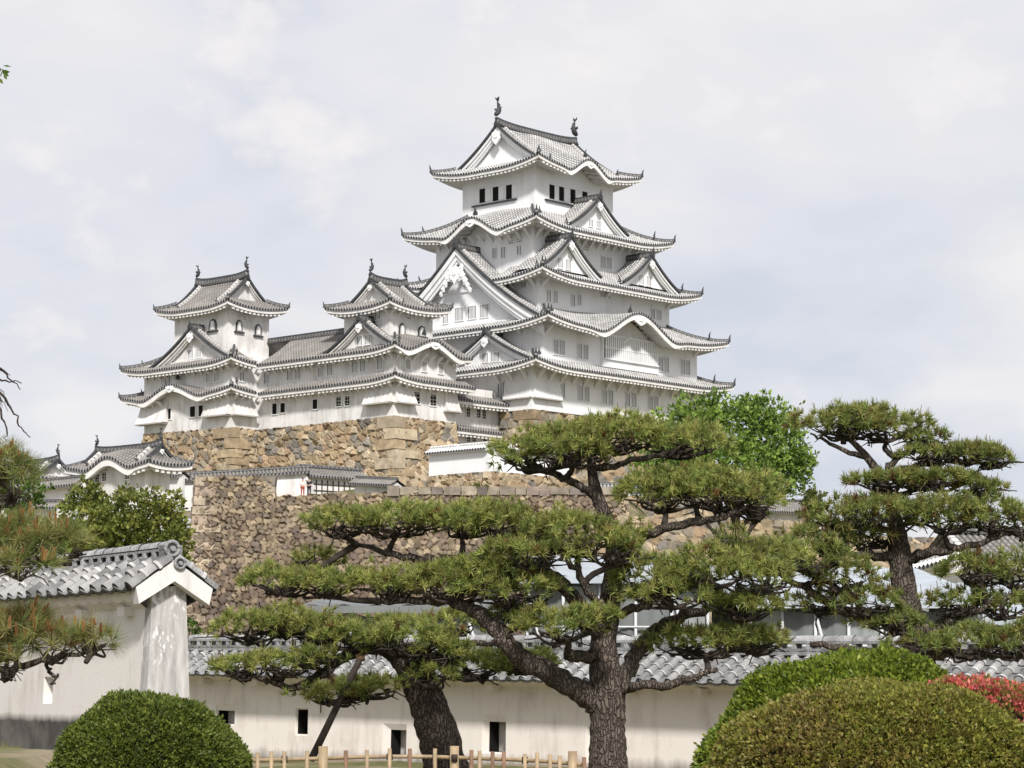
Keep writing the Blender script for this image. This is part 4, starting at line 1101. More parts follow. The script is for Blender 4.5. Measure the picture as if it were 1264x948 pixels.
ec = K3.loc(P(46, 588, 214)); er = K3.R(97, 592, ec[1])
turret('far left white turret mostly hidden behind pine needles, gable end showing', K3, (ec[0], ec[0] + 6.2, ec[1], ec[1] + 11), ec[2] - .3, (ec[0] + 1.2, ec[0] + 5, ec[1] + 1.2, ec[1] + 9.8), 3.1, 1.9, 1.0, zlow=-9)
plaster_wall('low tiled white wall joining the two turrets at the far left', [P(40, 622, 213), P(100, 616, 209)], 1.0, .7, 1.1, .7, 'tile_old', mw='plaster_old')

# ------------------------------------------------------------------ right side: far wall, far roof, near tiled roof
mb = MB()
stone_face(mb, P(740, 636, 206), P(1010, 644, 204), P(740, 760, 203), P(1010, 760, 201), (1.0, .75), .26, PAL_TAN * .9, 71, .15)
stone_face(mb, P(1010, 660, 204), P(1216, 666, 202), P(1010, 760, 201), P(1222, 760, 199), (1.0, .75), .26, PAL_TAN * .9, 72, .15)
single('stone_wall', mb, [M['stone']], 'tan stone wall seen between the pines on the right', 'stone wall', WORLD, P(980, 760, 202))
plaster_wall('distant tiled roof of a wall beyond the tiny far pine on the right', [P(930, 650, 246), P(1012, 654, 238)], 1.4, 1.6, 1.8, 1.1, 'tile_old', mw='plaster_old')
plaster_wall('white roofed wall glimpsed under the top tier of the central pine', [P(738, 612, 232), P(800, 612, 232)], .5, .7, .9, .4, 'tile', mw='plaster')
g0 = P(1207, 715, 122)
FH = Frame(g0, 20)
hs = Thing('tiled_house', 'grey tiled roof with white edge ridge at the right edge behind the pine', 'house', FH, (0, 0, -6))
mb = MB(); mb.box((5, 4, -2.6), (8.6, 7, 6.4)); hs.part('wall', mb, [M['plaster_old']])
mb = MB(); roof_run(mb, (-.3, 3.2), (11, 3.2), None, 2.5, 2.5, 3.8, 1.9, .36); r = hs.part('roof', mb, [M['tile_old'], M['tile_end']])
mb = MB(); mb.sweep([(-.3, 3.2, 2.5), (5, 3.2, 2.45), (11, 3.2, 2.5)], .5, .45, 0); hs.part('ridge', mb, [M['ridge']], r)
mb = MB(); mb.sweep([(-.15, 3.0, 2.45), (-.15, 1.2, 1.35), (-.15, -.4, .62)], .45, .28, 0); hs.part('descending_ridge', mb, [M['ridge_white']], r)
hs.inst('ridge_end_tile', end_tile_mesh(.9), (-.15, -.4, .7), 0, r)
plaster_wall('white plastered tile coping stepping down beside the grey tiled house', [P(1122, 724, 121), P(1186, 706, 117)], .4, .5, .75, .4, 'tile_white')

# ------------------------------------------------------------------ sheeted works sheds behind the pines
M['sheet'] = flat('grey_mesh_sheet', (.17, .18, .18), .7, .18, .6)
M['tarp'] = flat('pale_tarpaulin', (.30, .32, .32), .6, .15, .5)
M['steel'] = flat('pale_steel', (.55, .57, .58), .4, .1)
M['blueroof'] = flat('pale_blue_metal', (.38, .42, .455), .4, .16, .7, .4)
def shed(label, x0, x1, y0, y1, ze, zr, zg, npan=6, seed=1, roofm='blueroof'):
    T = Thing('works_shed', label, 'shed', WORLD, ((x0 + x1) / 2, y0, zg), 'sheeted works sheds behind the wall')
    rg = np.random.default_rng(seed)
    mb = MB()
    xs = np.linspace(x0 - .4, x1 + .4, int((x1 - x0) / .35)); zz = .08 * (np.arange(len(xs)) % 2)
    G = np.stack([np.stack([xs, np.full(len(xs), y0 - .5), ze + zz], -1), np.stack([xs, np.full(len(xs), y1), zr + zz], -1)], 1); mb.grid(G, 0)
    G2 = G.copy(); G2[..., 2] -= .12; mb.grid(G2, 0, flip=True)
    mb.box(((x0 + x1) / 2, y0 - .5, ze - .06), (x1 - x0 + .9, .06, .2))
    T.part('roof', mb, [M[roofm]])
    ps = np.linspace(x0, x1, npan + 1)
    for i in range(npan):
        w = ps[i + 1] - ps[i]; n = 14
        s = np.linspace(0, 1, n); t = np.linspace(0, 1, 10)
        S, Tt = np.meshgrid(s, t, indexing='ij')
        y = y0 + .04 * np.sin(S * 9 + seed + i) + rg.normal(0, .015, S.shape) + .1 * Tt * np.sin(S * 3 + i)
        z = zg + (ze - .12 - zg) * Tt - .12 * np.sin(S * pi) * (Tt > .95)
        mb = MB(); mb.grid(np.stack([ps[i] + .04 + (w - .08) * S, y, z], -1), 0, smooth=True)
        T.part('sheet_panel', mb, [M['sheet'] if (i + seed) % 3 else M['tarp']])
    for i in range(npan + 1):
        mb = MB(); mb.tube([(ps[i], y0 - .12, zg), (ps[i], y0 - .12, ze - .1)], .045); T.part('post', mb, [M['steel']])
    for i in range(0, npan, 2):
        mb = MB(); mb.tube([(ps[i], y0 - .2, ze - .3), (ps[i] + (ps[1] - ps[0]) * .8, y0 - .2, zg + .6)], .04); T.part('brace', mb, [M['steel']])
    for z in (zg + (ze - zg) * .35, zg + (ze - zg) * .68):
        mb = MB(); mb.tube([(x0, y0 - .16, z), (x1, y0 - .16, z)], .03); T.part('rail', mb, [M['steel']])
    mb = MB(); mb.box(((x0 + x1) / 2, y1 - .2, (zg + zr) / 2 - .3), (x1 - x0, .1, zr - zg - .6)); T.part('back_panel', mb, [M['sheet']])
    return T
def sh(px0, px1, Y, py_e, py_r, Y2):
    return P(px0, 0, Y)[0], P(px1, 0, Y)[0], Y, Y2, P(600, py_e, Y)[2], P(600, py_r, Y2)[2]
shed('low grey sheeted works shed behind the leaning pine at the left', *sh(392, 626, 66, 750, 741, 72), .2, 5, 1, 'sheet')
shed('works shed with pale blue metal roof behind the central pine', *sh(650, 866, 69, 714, 688, 80), .3, 5, 2)
shed('works shed with pale blue metal roof behind the big right pine', *sh(915, 1192, 64, 744, 702, 76), .2, 7, 3)
shed('works shed at the right edge, its grey sheets showing under the pine', *sh(1205, 1420, 66, 765, 722, 76), .2, 5, 4)
# ------------------------------------------------------------------ near roofed walls
M['wall_near'] = None
def near_plaster(name, zst, zsp, base=(.74, .70, .655), stain=(.16, .14, .12), mid=(.56, .51, .455)):
    m, nt, ln, b = mat(name, .85, .1)
    oc = objcoord(nt)
    sp = nt.new('ShaderNodeSeparateXYZ'); ln.new(oc, sp.inputs[0])
    n1 = noise(nt, ln, 1.3, 6, oc, .6); n2 = noise(nt, ln, 4.0, 6, mapped(nt, ln, oc, (1, 1, .18)), .65); n3 = noise(nt, ln, 24, 4, oc)
    c = ramp(nt, ln, math_(nt, ln, 'MULTIPLY_ADD', n2, .5, math_(nt, ln, 'MULTIPLY', n1, .5)), [(.34, mid), (.5, base), (.75, tuple(v * 1.04 for v in base))])
    hz = math_(nt, ln, 'ADD', sp.outputs['Z'], math_(nt, ln, 'MULTIPLY', math_(nt, ln, 'SUBTRACT', n2, .5), 1.2 * zsp))
    k = nt.new('ShaderNodeMapRange'); k.inputs['From Min'].default_value = zst; k.inputs['From Max'].default_value = zst - zsp
    ln.new(hz, k.inputs['Value'])
    kk = math_(nt, ln, 'MULTIPLY', k.outputs[0], math_(nt, ln, 'MULTIPLY_ADD', n1, .9, .5))
    ln.new(mix(nt, ln, kk, c, stain), b.inputs['Base Color'])
    bump(nt, ln, b, n3, .25, .01)
    return m
M['wall_left'] = near_plaster('left_wall_plaster', .33, .10, (.74, .70, .655), (.085, .078, .07))
M['wall_long'] = near_plaster('long_wall_plaster', .22, .3, (.73, .68, .625))
M['wall_left2'] = near_plaster('gable_board_plaster', 1.62, .3, (.70, .68, .66), (.42, .40, .38), (.5, .48, .46))
def peel():
    m, nt, ln, b = mat('weathered_post_plaster', .85, .1)
    oc = objcoord(nt)
    n2 = noise(nt, ln, 9, 7, mapped(nt, ln, oc, (1, 1, .16)), .7); n1 = noise(nt, ln, 2.0, 4, oc)
    v = noise(nt, ln, 16, 7, mapped(nt, ln, oc, (1, 1, .45)), .7)
    c = ramp(nt, ln, n2, [(.3, (.24, .23, .225)), (.5, (.43, .415, .40)), (.72, (.62, .60, .58))])
    pk = math_(nt, ln, 'MULTIPLY', ramp(nt, ln, v, [(.53, (0, 0, 0)), (.56, (1, 1, 1))]), ramp(nt, ln, n1, [(.47, (0, 0, 0)), (.56, (1, 1, 1))]))
    ln.new(mix(nt, ln, pk, c, (.78, .76, .74)), b.inputs['Base Color'])
    bump(nt, ln, b, v, .4, .01)
    return m
M['peel'] = peel()
M['neartile'] = attr_mat('kawara_tile', .5, .35, 26, 5.0)

def wall_holes(mb, x0, x1, z0, z1, yb, yt, holes, depth=.3, m=0, mh=1, shear=0.0):
    """front face (towards -y) of a wall with flared openings.  yb, yt: y of the face at z0 / z1"""
    Y = lambda z: yb + (yt - yb) * (z - z0) / (z1 - z0)
    Q = lambda x, z, o=0.0: (x, Y(z) + o, z + shear * x)
    xs = sorted(set([x0, x1] + [v for h in holes for v in (h[0], h[1])])); zs = sorted(set([z0, z1] + [v for h in holes for v in (h[2], h[3])]))
    for a, b in zip(xs[:-1], xs[1:]):
        for c, d in zip(zs[:-1], zs[1:]):
            if any(h[0] - 1e-6 <= a and b <= h[1] + 1e-6 and h[2] - 1e-6 <= c and d <= h[3] + 1e-6 for h in holes): continue
            mb.add([Q(a, c), Q(b, c), Q(b, d), Q(a, d)], [[0, 1, 2, 3]], m)
    for (a, b, c, d, ia, ib, ic, id_) in holes:
        o = [Q(a, c), Q(b, c), Q(b, d), Q(a, d)]; i = [Q(ia, ic, depth), Q(ib, ic, depth), Q(ib, id_, depth), Q(ia, id_, depth)]
        for k in range(4):
            j = (k + 1) % 4
            mb.add([o[k], i[k], i[j], o[j]], [[0, 1, 2, 3]], m)
        # the dark passage through the wall
        t = [np.add(p, (0, .35, 0)) for p in i]
        for k in range(4):
            j = (k + 1) % 4
            mb.add([i[k], t[k], t[j], i[j]], [[0, 1, 2, 3]], mh)
        mb.add(t, [[0, 1, 2, 3]], mh)
def near_tiles(mb, x0, x1, zr, half, drop, pitch=.33, side=-1, seed=1, shear=0.0, r=.082, nseg=4, ridge_half=.1, yc=0.0):
    """rows of round tiles over flat tiles; runs along x, slopes down to -y (side=-1) or +y"""
    rg = np.random.default_rng(seed)
    N = round((x1 - x0) / pitch); p = (x1 - x0) / N
    sl = np.array([0, side * half, -drop]); L = np.linalg.norm(sl); sl = sl / L
    upn = np.array([0, side * drop, half]) / L
    top = np.array([0, yc + side * ridge_half * .3, zr])
    th = np.linspace(0, pi, 7)
    for i in range(N + 1):
        xc = x0 + i * p
        o = top + [xc, 0, shear * xc]
        for sgm in range(nseg):
            l0 = L * sgm / nseg - .02; l1 = L * (sgm + 1) / nseg
            g = .20 + .17 * rg.random(); c = np.array([g, g * .985, g * .97]) * (.75 if rg.random() < .2 else 1)
            ra, rb = r * .93, r * 1.07
            jit = rg.normal(0, .006, 3)
            ring = lambda l, rr: o + sl * l + jit + np.stack([np.cos(th) * rr, np.zeros(7), np.zeros(7)], 1) + np.outer(np.sin(th) * rr + .015, upn)
            G = np.stack([ring(l0, ra), ring(l1, rb)], 0)
            mb.grid(G.transpose(1, 0, 2), 0, None, c, True, flip=(side > 0))
            # lime-plastered joint ring
            if sgm < nseg - 1 or True:
                w = .045; pc = np.array([.50, .485, .47]) * (.75 + .35 * rg.random())
                G = np.stack([ring(l1 - w, rb + .008), ring(l1 - .004, rb + .01)], 0)
                if rg.random() < .8 and sgm < nseg - 1: mb.grid(G.transpose(1, 0, 2), 0, None, pc, True, flip=(side > 0))
            cap = ring(l1, rb); cc = cap.mean(0) - upn * .02
            k0 = mb.n
            last = sgm == nseg - 1
            mb.add(np.concatenate([cap, [o + sl * l1 + jit - upn * (.03 if last else 0)]]), [[a, a + 1, 7] for a in range(6)], 0, None, np.array([.05, .05, .052]) if last else c * .8)
        if i < N:     # concave flat tiles between the rows
            u = np.linspace(0, 1, 5)
            for sgm in range(nseg):
                l0 = L * sgm / nseg; l1 = L * (sgm + 1) / nseg + .02
                g = .16 + .1 * rg.random()
                ring = lambda l, up: o + sl * l + np.stack([u * p, np.zeros(5), u * p * shear], 1) + np.outer(.035 - .05 * np.sin(u * pi) + up, upn)
                G = np.stack([ring(l0, .0), ring(l1, .028)], 0)
                mb.grid(G.transpose(1, 0, 2), 0, None, (g, g, g), True, flip=(side > 0))
                e = ring(l1, .028); e2 = ring(l1, -.02)
                mb.grid(np.stack([e2, e], 1), 0, None, (.09, .09, .09))
def eave_under(mb, x0, x1, half, z, side, wy, pitch, shear, m=0, drop=.1):
    """wavy plastered underside of the eave"""
    n = max(8, int((x1 - x0) / pitch * 8)); x = np.linspace(x0, x1, n)
    wv = .035 * np.abs(np.sin(x / pitch * pi))
    zt = z + shear * x
    A = np.stack([x, np.full(n, side * (half - .05)), zt + .03], 1); Bm = np.stack([x, np.full(n, side * (half - .09)), zt - .05 - wv], 1)
    C = np.stack([x, np.full(n, side * (abs(wy) + .10)), zt - .09 - wv * .4], 1); D_ = np.stack([x, np.full(n, side * abs(wy)), zt - .17], 1)
    for p, q in ((Bm, A), (C, Bm), (D_, C)): mb.grid(np.stack([p, q], 1), m, flip=(side > 0))

# the long wall: x runs along it to the right, the face looks to -y
a_ = P(228, 936, 56.0); b_ = P(1264, 936, 41.8)
psiW = math.atan2(b_[1] - a_[1], b_[0] - a_[0])
FW = Frame((a_[0], a_[1], 0.0), math.degrees(psiW))
LW = 27.0; SH = -.0145
lw = Thing('long_plaster_wall', 'long low cream plaster wall with grey tiled roof and dark loopholes behind the pines', 'plaster wall', FW, (0, 0, 0))
hl = []
for (u0, u1, v0, v1, fl, ft) in ((267, 288, 877, 893, -.0, .12), (365, 378.5, 876, 906, .0, .0), (480, 500, 901, 932, -.16, .1), (601.5, 622.5, 891, 928, -.12, .12), (731, 748, 905, 940, -.14, .1), (905, 925, 900, 938, -.1, .1)):
    q0 = FW.R(u0, v1, 0); q1 = FW.R(u1, v0, 0)
    s0 = SH * q0[0]
    ia, ib, ic, idd = q0[0], q1[0], q0[2] - s0, q1[2] - s0
    hl.append((ia + fl - .03, ib + .04, ic - .03, idd + ft + .03, ia, ib, ic, idd))
mb = MB()
wall_holes(mb, 0, LW, -.6, 1.80, -.03, .03, hl, .06, 0, 1, SH)
mb.add([(0, .0, -.6), (0, .62, -.6), (0, .6, 1.8), (0, .03, 1.8)], [[0, 1, 2, 3]], 0)
mb.hexa([(0, .36, -.6), (LW, .36, -.6), (LW, .64, -.6), (0, .64, -.6)], [(0, .36, 1.8), (LW, .36, 1.8 + SH * LW), (LW, .6, 1.8 + SH * LW), (0, .6, 1.8)], 0)
lw.part('wall', mb, [M['wall_long'], M['hole']])
mb = MB()
def W2(mbx):    # shift so that the ridge sits over the wall middle
    for v in mbx.v: v[:, 1] += .31
for sd in (-1, 1): eave_under(mb, -.15, LW, .86, 1.86, sd, .28, .33, SH)
for xb in np.arange(.8, LW, 1.75):
    mb.box((xb, -.42, 1.68 + SH * xb), (.16, .32, .12), 0)
W2(mb); lw.part('eave', mb, [M['wall_long']])
mb = MB()
for sd in (-1, 1): near_tiles(mb, -.2, LW, 2.36, .92, .52, .33, sd, 4 if sd < 0 else 5, SH)
W2(mb); ro = lw.part('roof', mb, [M['neartile']])
mb = MB()
rg = np.random.default_rng(2)
xx = np.arange(-.2, LW, .33)
for i, x in enumerate(xx):
    g = .2 + .15 * rg.random(); z = 2.36 + SH * x
    mb.box((x + .165, 0, z + .045), (.32, .28, .06), 0, None, (g, g, g)); mb.box((x + .165, 0, z + .115), (.325, .24, .05), 0, None, (g * .8,) * 3)
    for dz in (.17,):        # open rings in the ridge
        for yy in (-.085, .085): mb.box((x + .04, yy, z + dz + .02), (.09, .05, .1), 0, None, (g * 1.2,) * 3)
    mb.box((x + .165, 0, z + .255), (.325, .24, .045), 0, None, (g, g, g))
    th = np.linspace(0, pi, 7); r = .1 + .01 * rg.random()
    G = np.stack([np.stack([np.full(7, x + dx), np.cos(th) * rr, z + .28 + np.sin(th) * rr], 1) for dx, rr in ((0, r * .92), (.335, r))], 0)
    mb.grid(G.transpose(1, 0, 2), 0, None, (g * 1.3,) * 3, True)
W2(mb); lw.part('ridge', mb, [M['neartile']], ro)
mb = MB()
for sd in (-1, 1):
    mb.hexa([(-.26, 0, 2.0), (-.14, 0, 2.0), (-.14, sd * .9, 1.52), (-.26, sd * .9, 1.52)], [(-.26, 0, 2.33), (-.14, 0, 2.33), (-.14, sd * .9, 1.82), (-.26, sd * .9, 1.82)])
W2(mb); lw.part('gable_board', mb, [M['wall_left']])

# the left wall: seen along its length, end post towards the camera
pb_ = P(203, 930, 27.0)
FLW = Frame((pb_[0], pb_[1], .93), 32.0 - 90)      # x runs towards the camera end, face looks to -y
dl = Thing('plaster_wall', 'near white plaster wall at the left with grey tiles, slit loophole and end post', 'plaster wall', FLW, (0, 0, 0))
# in this frame the wall goes from x=-16 to 0, its left face is y=-.26
sl_ = FLW.R(59, 853, -.25)
mb = MB()
wall_holes(mb, -16, -.1, -.3, 1.66, -.27, -.21, [(sl_[0] - .16, sl_[0] + .14, sl_[2] - .15, sl_[2] + .17, sl_[0] - .10, sl_[0] + .02, sl_[2] - .09, sl_[2] + .12)], .16, 0, 0)
mb.hexa([(-16, .1, -.3), (-.1, .1, -.3), (-.1, .27, -.3), (-16, .27, -.3)], [(-16, .1, 1.66), (-.1, .1, 1.66), (-.1, .21, 1.66), (-16, .21, 1.66)])
dl.part('wall', mb, [M['wall_left']])
mb = MB(); mb.hexa([(-.12, -.30, -.5), (.1, -.30, -.5), (.1, .30, -.5), (-.12, .30, -.5)], [(-.12, -.2, 1.75), (.05, -.2, 1.75), (.05, .2, 1.75), (-.12, .2, 1.75)])
dl.part('end_post', mb, [M['peel']])
mb = MB()
for sd in (-1, 1): eave_under(mb, -16, -.05, .47, 1.66, sd, .2, .33, 0)
for xb in np.arange(-15.5, -.2, 1.25): mb.box((xb, -.26, 1.48), (.2, .16, .1), 0)
dl.part('eave', mb, [M['wall_left']])
mb = MB()
for sd in (-1, 1): near_tiles(mb, -16, .12, 2.03, .47, .33, .33, sd, 14 if sd < 0 else 15, 0, .08, 3)
ro = dl.part('roof', mb, [M['neartile']])
mb = MB()
for sd in (-1, 1):
    mb.hexa([(.04, 0, 1.80), (.2, 0, 1.80), (.2, sd * .42, 1.545), (.04, sd * .42, 1.545)], [(.04, 0, 2.03), (.2, 0, 2.03), (.2, sd * .46, 1.725), (.04, sd * .46, 1.725)])
dl.part('gable_board', mb, [M['wall_left2']])
mb = MB()
xx = np.arange(-16, .1, .26)
for i, x in enumerate(xx):
    g = .22 + .14 * rg.random(); z = 2.03
    mb.box((x + .13, 0, z + .02), (.255, .26, .05), 0, None, (g, g, g))
    for lv in range(1):
        xo = x + (.13 if lv else 0)
        for yy in (-.1, .1): mb.box((xo, yy, z + .075 + lv * .085), (.07, .04, .06), 0, None, (g * 1.3,) * 3)
        mb.box((x + .13, 0, z + .118 + lv * .085), (.255, .22, .026), 0, None, (g * 1.1,) * 3)
    th = np.linspace(0, pi, 7); r = .07 + .01 * rg.random()
    G = np.stack([np.stack([np.full(7, x + dx), np.cos(th) * rr, z + .15 + np.sin(th) * rr], 1) for dx, rr in ((0, r * .9), (.27, r))], 0)
    mb.grid(G.transpose(1, 0, 2), 0, None, (g * 1.4,) * 3, True)
mb.box((-8, 0, 2.1), (15.9, .1, .12), 0, None, (.03, .03, .03))
dl.part('ridge', mb, [M['neartile']], ro)
mb = MB()
def ring_orn(c, R, r):
    a = np.linspace(0, 2 * pi, 15); path = np.stack([np.full(15, c[0]), c[1] + R * np.cos(a), c[2] + R * np.sin(a)], 1)
    mb.tube(path, r, 0, 6, (.3, .3, .3))
    mb.box((c[0] - .04, c[1], c[2]), (.05, R * 1.5, R * 1.5), 0, None, (.2, .2, .2))
    mb.tube([(c[0] - .02, c[1], c[2]), (c[0] + .03, c[1], c[2])], R * .35, 0, 8, (.3, .3, .3))
ring_orn((.16, -.02, 2.16), .08, .022); ring_orn((.22, .05, 2.0), .062, .018)
mb.box((.07, 0, 2.08), (.14, .22, .24), 0, None, (.2, .2, .2))
dl.part('ridge_end_tile', mb, [M['neartile']], ro)

# strip of brick edging and mown grass at the foot of the left wall
M['brickpath'] = flat('brick_edging', (.27, .19, .14), .9, .25, 6)
def strip(name, y0, y1, z, m, kind):
    G = np.zeros((30, 6, 3))
    xs = np.linspace(-14, .3, 30); ys = np.linspace(y0, y1, 6)
    for i, x in enumerate(xs):
        for j, y in enumerate(ys):
            w = FLW.world((x, y, 0)); G[i, j] = (w[0], w[1], float(ground_h(w[0], w[1])) + z)
    mb = MB(); mb.grid(G, 0); single(name, mb, [m], None, None, kind=kind)
strip('path', -1.1, -.25, .03, M['brickpath'], 'structure')

# mown grass in front of the brick edging
rg = np.random.default_rng(77)
n = 9000; X = -12 + 12.4 * rg.random(n); Yg = -1.1 - 3.4 * rg.random(n)
pts = np.stack([FLW.O[0] + FLW.u[0] * X + FLW.v[0] * Yg, FLW.O[1] + FLW.u[1] * X + FLW.v[1] * Yg], 1)
zz = ground_h(pts[:, 0], pts[:, 1])
b = np.concatenate([pts, zz[:, None]], 1); dr = rg.normal(0, .5, (n, 3)); dr[:, 2] = 1; L = (.03 + .05 * rg.random(n))[:, None]
sd_ = rg.normal(0, 1, (n, 3)); sd_[:, 2] = 0; sd_ /= np.linalg.norm(sd_, axis=1)[:, None]
V = np.stack([b - sd_ * .006, b + sd_ * .006, b + dr * L], 1)
pg = np.array([[.13, .17, .04], [.18, .2, .06], [.22, .2, .09]])
mb = MB(); mb.add(V.reshape(-1, 3), np.arange(n * 3).reshape(n, 3), 0, None, np.repeat(pg[rg.integers(0, 3, n)], 3, 0))
single('grass', mb, [M['leaf']], None, None, kind='stuff')
# ------------------------------------------------------------------ foliage builders
def bark_mat():
    m, nt, ln, b = mat('pine_bark', .95, .05)
    oc = objcoord(nt)
    v = nt.new('ShaderNodeTexVoronoi'); v.feature = 'DISTANCE_TO_EDGE'; v.inputs['Scale'].default_value = 21
    mv = mapped(nt, ln, oc, (1, 1, .26))
    ad = nt.new('ShaderNodeMixRGB'); ad.blend_type = 'ADD'; ad.inputs['Fac'].default_value = .1
    ns = nt.new('ShaderNodeTexNoise'); ns.inputs['Scale'].default_value = 8; ln.new(oc, ns.inputs['Vector'])
    ln.new(mv, ad.inputs['Color1']); ln.new(ns.outputs['Color'], ad.inputs['Color2']); ln.new(ad.outputs['Color'], v.inputs['Vector'])
    ed = ramp(nt, ln, v.outputs['Distance'], [(.0, (0, 0, 0)), (.2, (1, 1, 1))])
    n1 = noise(nt, ln, 22, 6, oc, .7); n0 = noise(nt, ln, 3, 4, oc)
    plate = ramp(nt, ln, n1, [(.3, (.10, .082, .07)), (.6, (.19, .165, .145)), (.8, (.27, .245, .22))])
    plate = mix(nt, ln, 1.0, plate, ramp(nt, ln, n0, [(.3, (.7, .68, .66)), (.7, (1.15, 1.1, 1.05))]), 'MULTIPLY')
    ln.new(mix(nt, ln, ed, (.085, .07, .06), plate), b.inputs['Base Color'])
    bump(nt, ln, b, math_(nt, ln, 'MULTIPLY_ADD', ed, 1.0, math_(nt, ln, 'MULTIPLY', n1, .3)), 1.0, .03)
    return m
M['bark'] = bark_mat()
M['branch'] = flat('dark_branch_bark', (.05, .04, .033), .95, .4, 9)
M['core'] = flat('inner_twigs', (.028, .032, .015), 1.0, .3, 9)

def tris(mb, V, col):
    """V (n,3,3) triangles, col (n,3)"""
    n = len(V)
    mb.add(V.reshape(-1, 3), np.arange(n * 3).reshape(n, 3), 0, None, np.repeat(col, 3, 0))
def quads(mb, V, col):
    n = len(V)
    mb.add(V.reshape(-1, 3), np.arange(n * 4).reshape(n, 4), 0, None, np.repeat(col, 4, 0))
def unit(v): return v / np.maximum(np.linalg.norm(v, axis=-1, keepdims=True), 1e-9)
G_OLIVE = np.array([[.185, .235, .06], [.23, .275, .075], [.145, .20, .055], [.28, .31, .095], [.215, .24, .065], [.17, .20, .055]])
def tufts(mb, pos, up, rg, ln=.13, wd=.010, N=24, spread=.85, pal=None, candle=.35, brown=.04, ccol=((.30, .27, .12), (.24, .20, .10)), cw=None, chh=1.0):
    n = len(pos)
    pal = (G_OLIVE if pal is None else pal) * [1.45, 1.34, 1.38]
    d = unit(rg.normal(0, 1, (n, N, 3)) * spread + up[:, None] * 1.0)
    L = ln * (.65 + .5 * rg.random((n, N, 1)))
    base = pos[:, None] + d * .01 + up[:, None] * (rg.random((n, N, 1)) * ln * .35)
    side = unit(np.cross(d, rg.normal(0, 1, (n, N, 3)))) * wd
    tip = base + d * L
    tip[..., 2] -= .04 * L[..., 0] * rg.random((n, N))
    V = np.stack([base - side, base + side, tip], 2)
    c = pal[rg.integers(0, len(pal), n)] * (.75 + .5 * rg.random((n, 1)))
    br = rg.random(n) < brown; c[br] = np.array([.19, .11, .045]) * (.7 + .6 * rg.random((br.sum(), 1)))
    C = c[:, None] * (.8 + .4 * rg.random((n, N, 1)))
    tris(mb, V.reshape(-1, 3, 3), C.reshape(-1, 3))
    k = rg.random(n) < candle
    if k.any():
        p = pos[k]; m_ = len(p)
        dirc = unit(up[k] * .4 + np.array([0, 0, 1.0]) + rg.normal(0, .15, (m_, 3)))
        H = ln * (.6 + .9 * rg.random((m_, 1))) * chh
        cc = np.array(ccol)[rg.integers(0, len(ccol), m_)] * (.8 + .4 * rg.random((m_, 1)))
        for a in (0, 1.05, 2.1):
            s = np.array([cos(a), sin(a), 0]) * (cw or wd * .75)
            b = p + dirc * ln * .3
            quads(mb, np.stack([b - s, b + s, b + dirc * H + s * .6, b + dirc * H - s * .6], 1), cc)
def pad_points(c, r, rg, dens, low=-.38):
    n = int(dens * r[0] * r[1] * pi)
    d = unit(rg.normal(0, 1, (n * 3, 3)))
    keep = (d[:, 2] > low) & (rg.random(n * 3) < .35 + .65 * np.clip(d[:, 2] + .5, 0, 1))
    d = d[keep][:n]
    ph = rg.random(6) * 6.28
    az = np.arctan2(d[:, 1], d[:, 0])
    R = (1 + .12 * np.sin(3 * az + ph[0]) + .1 * np.sin(5 * az + ph[1]) + .07 * np.sin(9 * az + ph[2])) * (.62 + .42 * rg.random(len(d)) ** .5)
    q = d * R[:, None] * r
    q[:, 2] = np.where(d[:, 2] < 0, q[:, 2] * .6, q[:, 2])
    q[:, 2] += .16 * r[2] * np.sin(q[:, 0] * 4.5 / max(r[0], .4) + ph[3]) + .14 * r[2] * np.sin(q[:, 1] * 5 / max(r[1], .4) + ph[4])
    up = unit(d * [1, 1, .5] * .75 + [0, 0, 1.0] * (d[:, 2:3] > -.3) * .8 + rg.normal(0, .25, d.shape))
    return np.asarray(c) + q, up
def smooth_path(pts, n=8):
    p = np.asarray(pts, float)
    if len(p) < 3:
        t = np.linspace(0, 1, n)[:, None]; return p[0] + (p[-1] - p[0]) * t
    q = np.concatenate([[2 * p[0] - p[1]], p, [2 * p[-1] - p[-2]]])
    o = []
    for i in range(1, len(q) - 2):
        for t in np.linspace(0, 1, n, endpoint=False):
            o.append(.5 * (2 * q[i] + (q[i + 1] - q[i - 1]) * t + (2 * q[i - 1] - 5 * q[i] + 4 * q[i + 1] - q[i + 2]) * t ** 2 + (3 * q[i] - q[i - 1] - 3 * q[i + 1] + q[i + 2]) * t ** 3))
    o.append(p[-1]); return np.array(o)
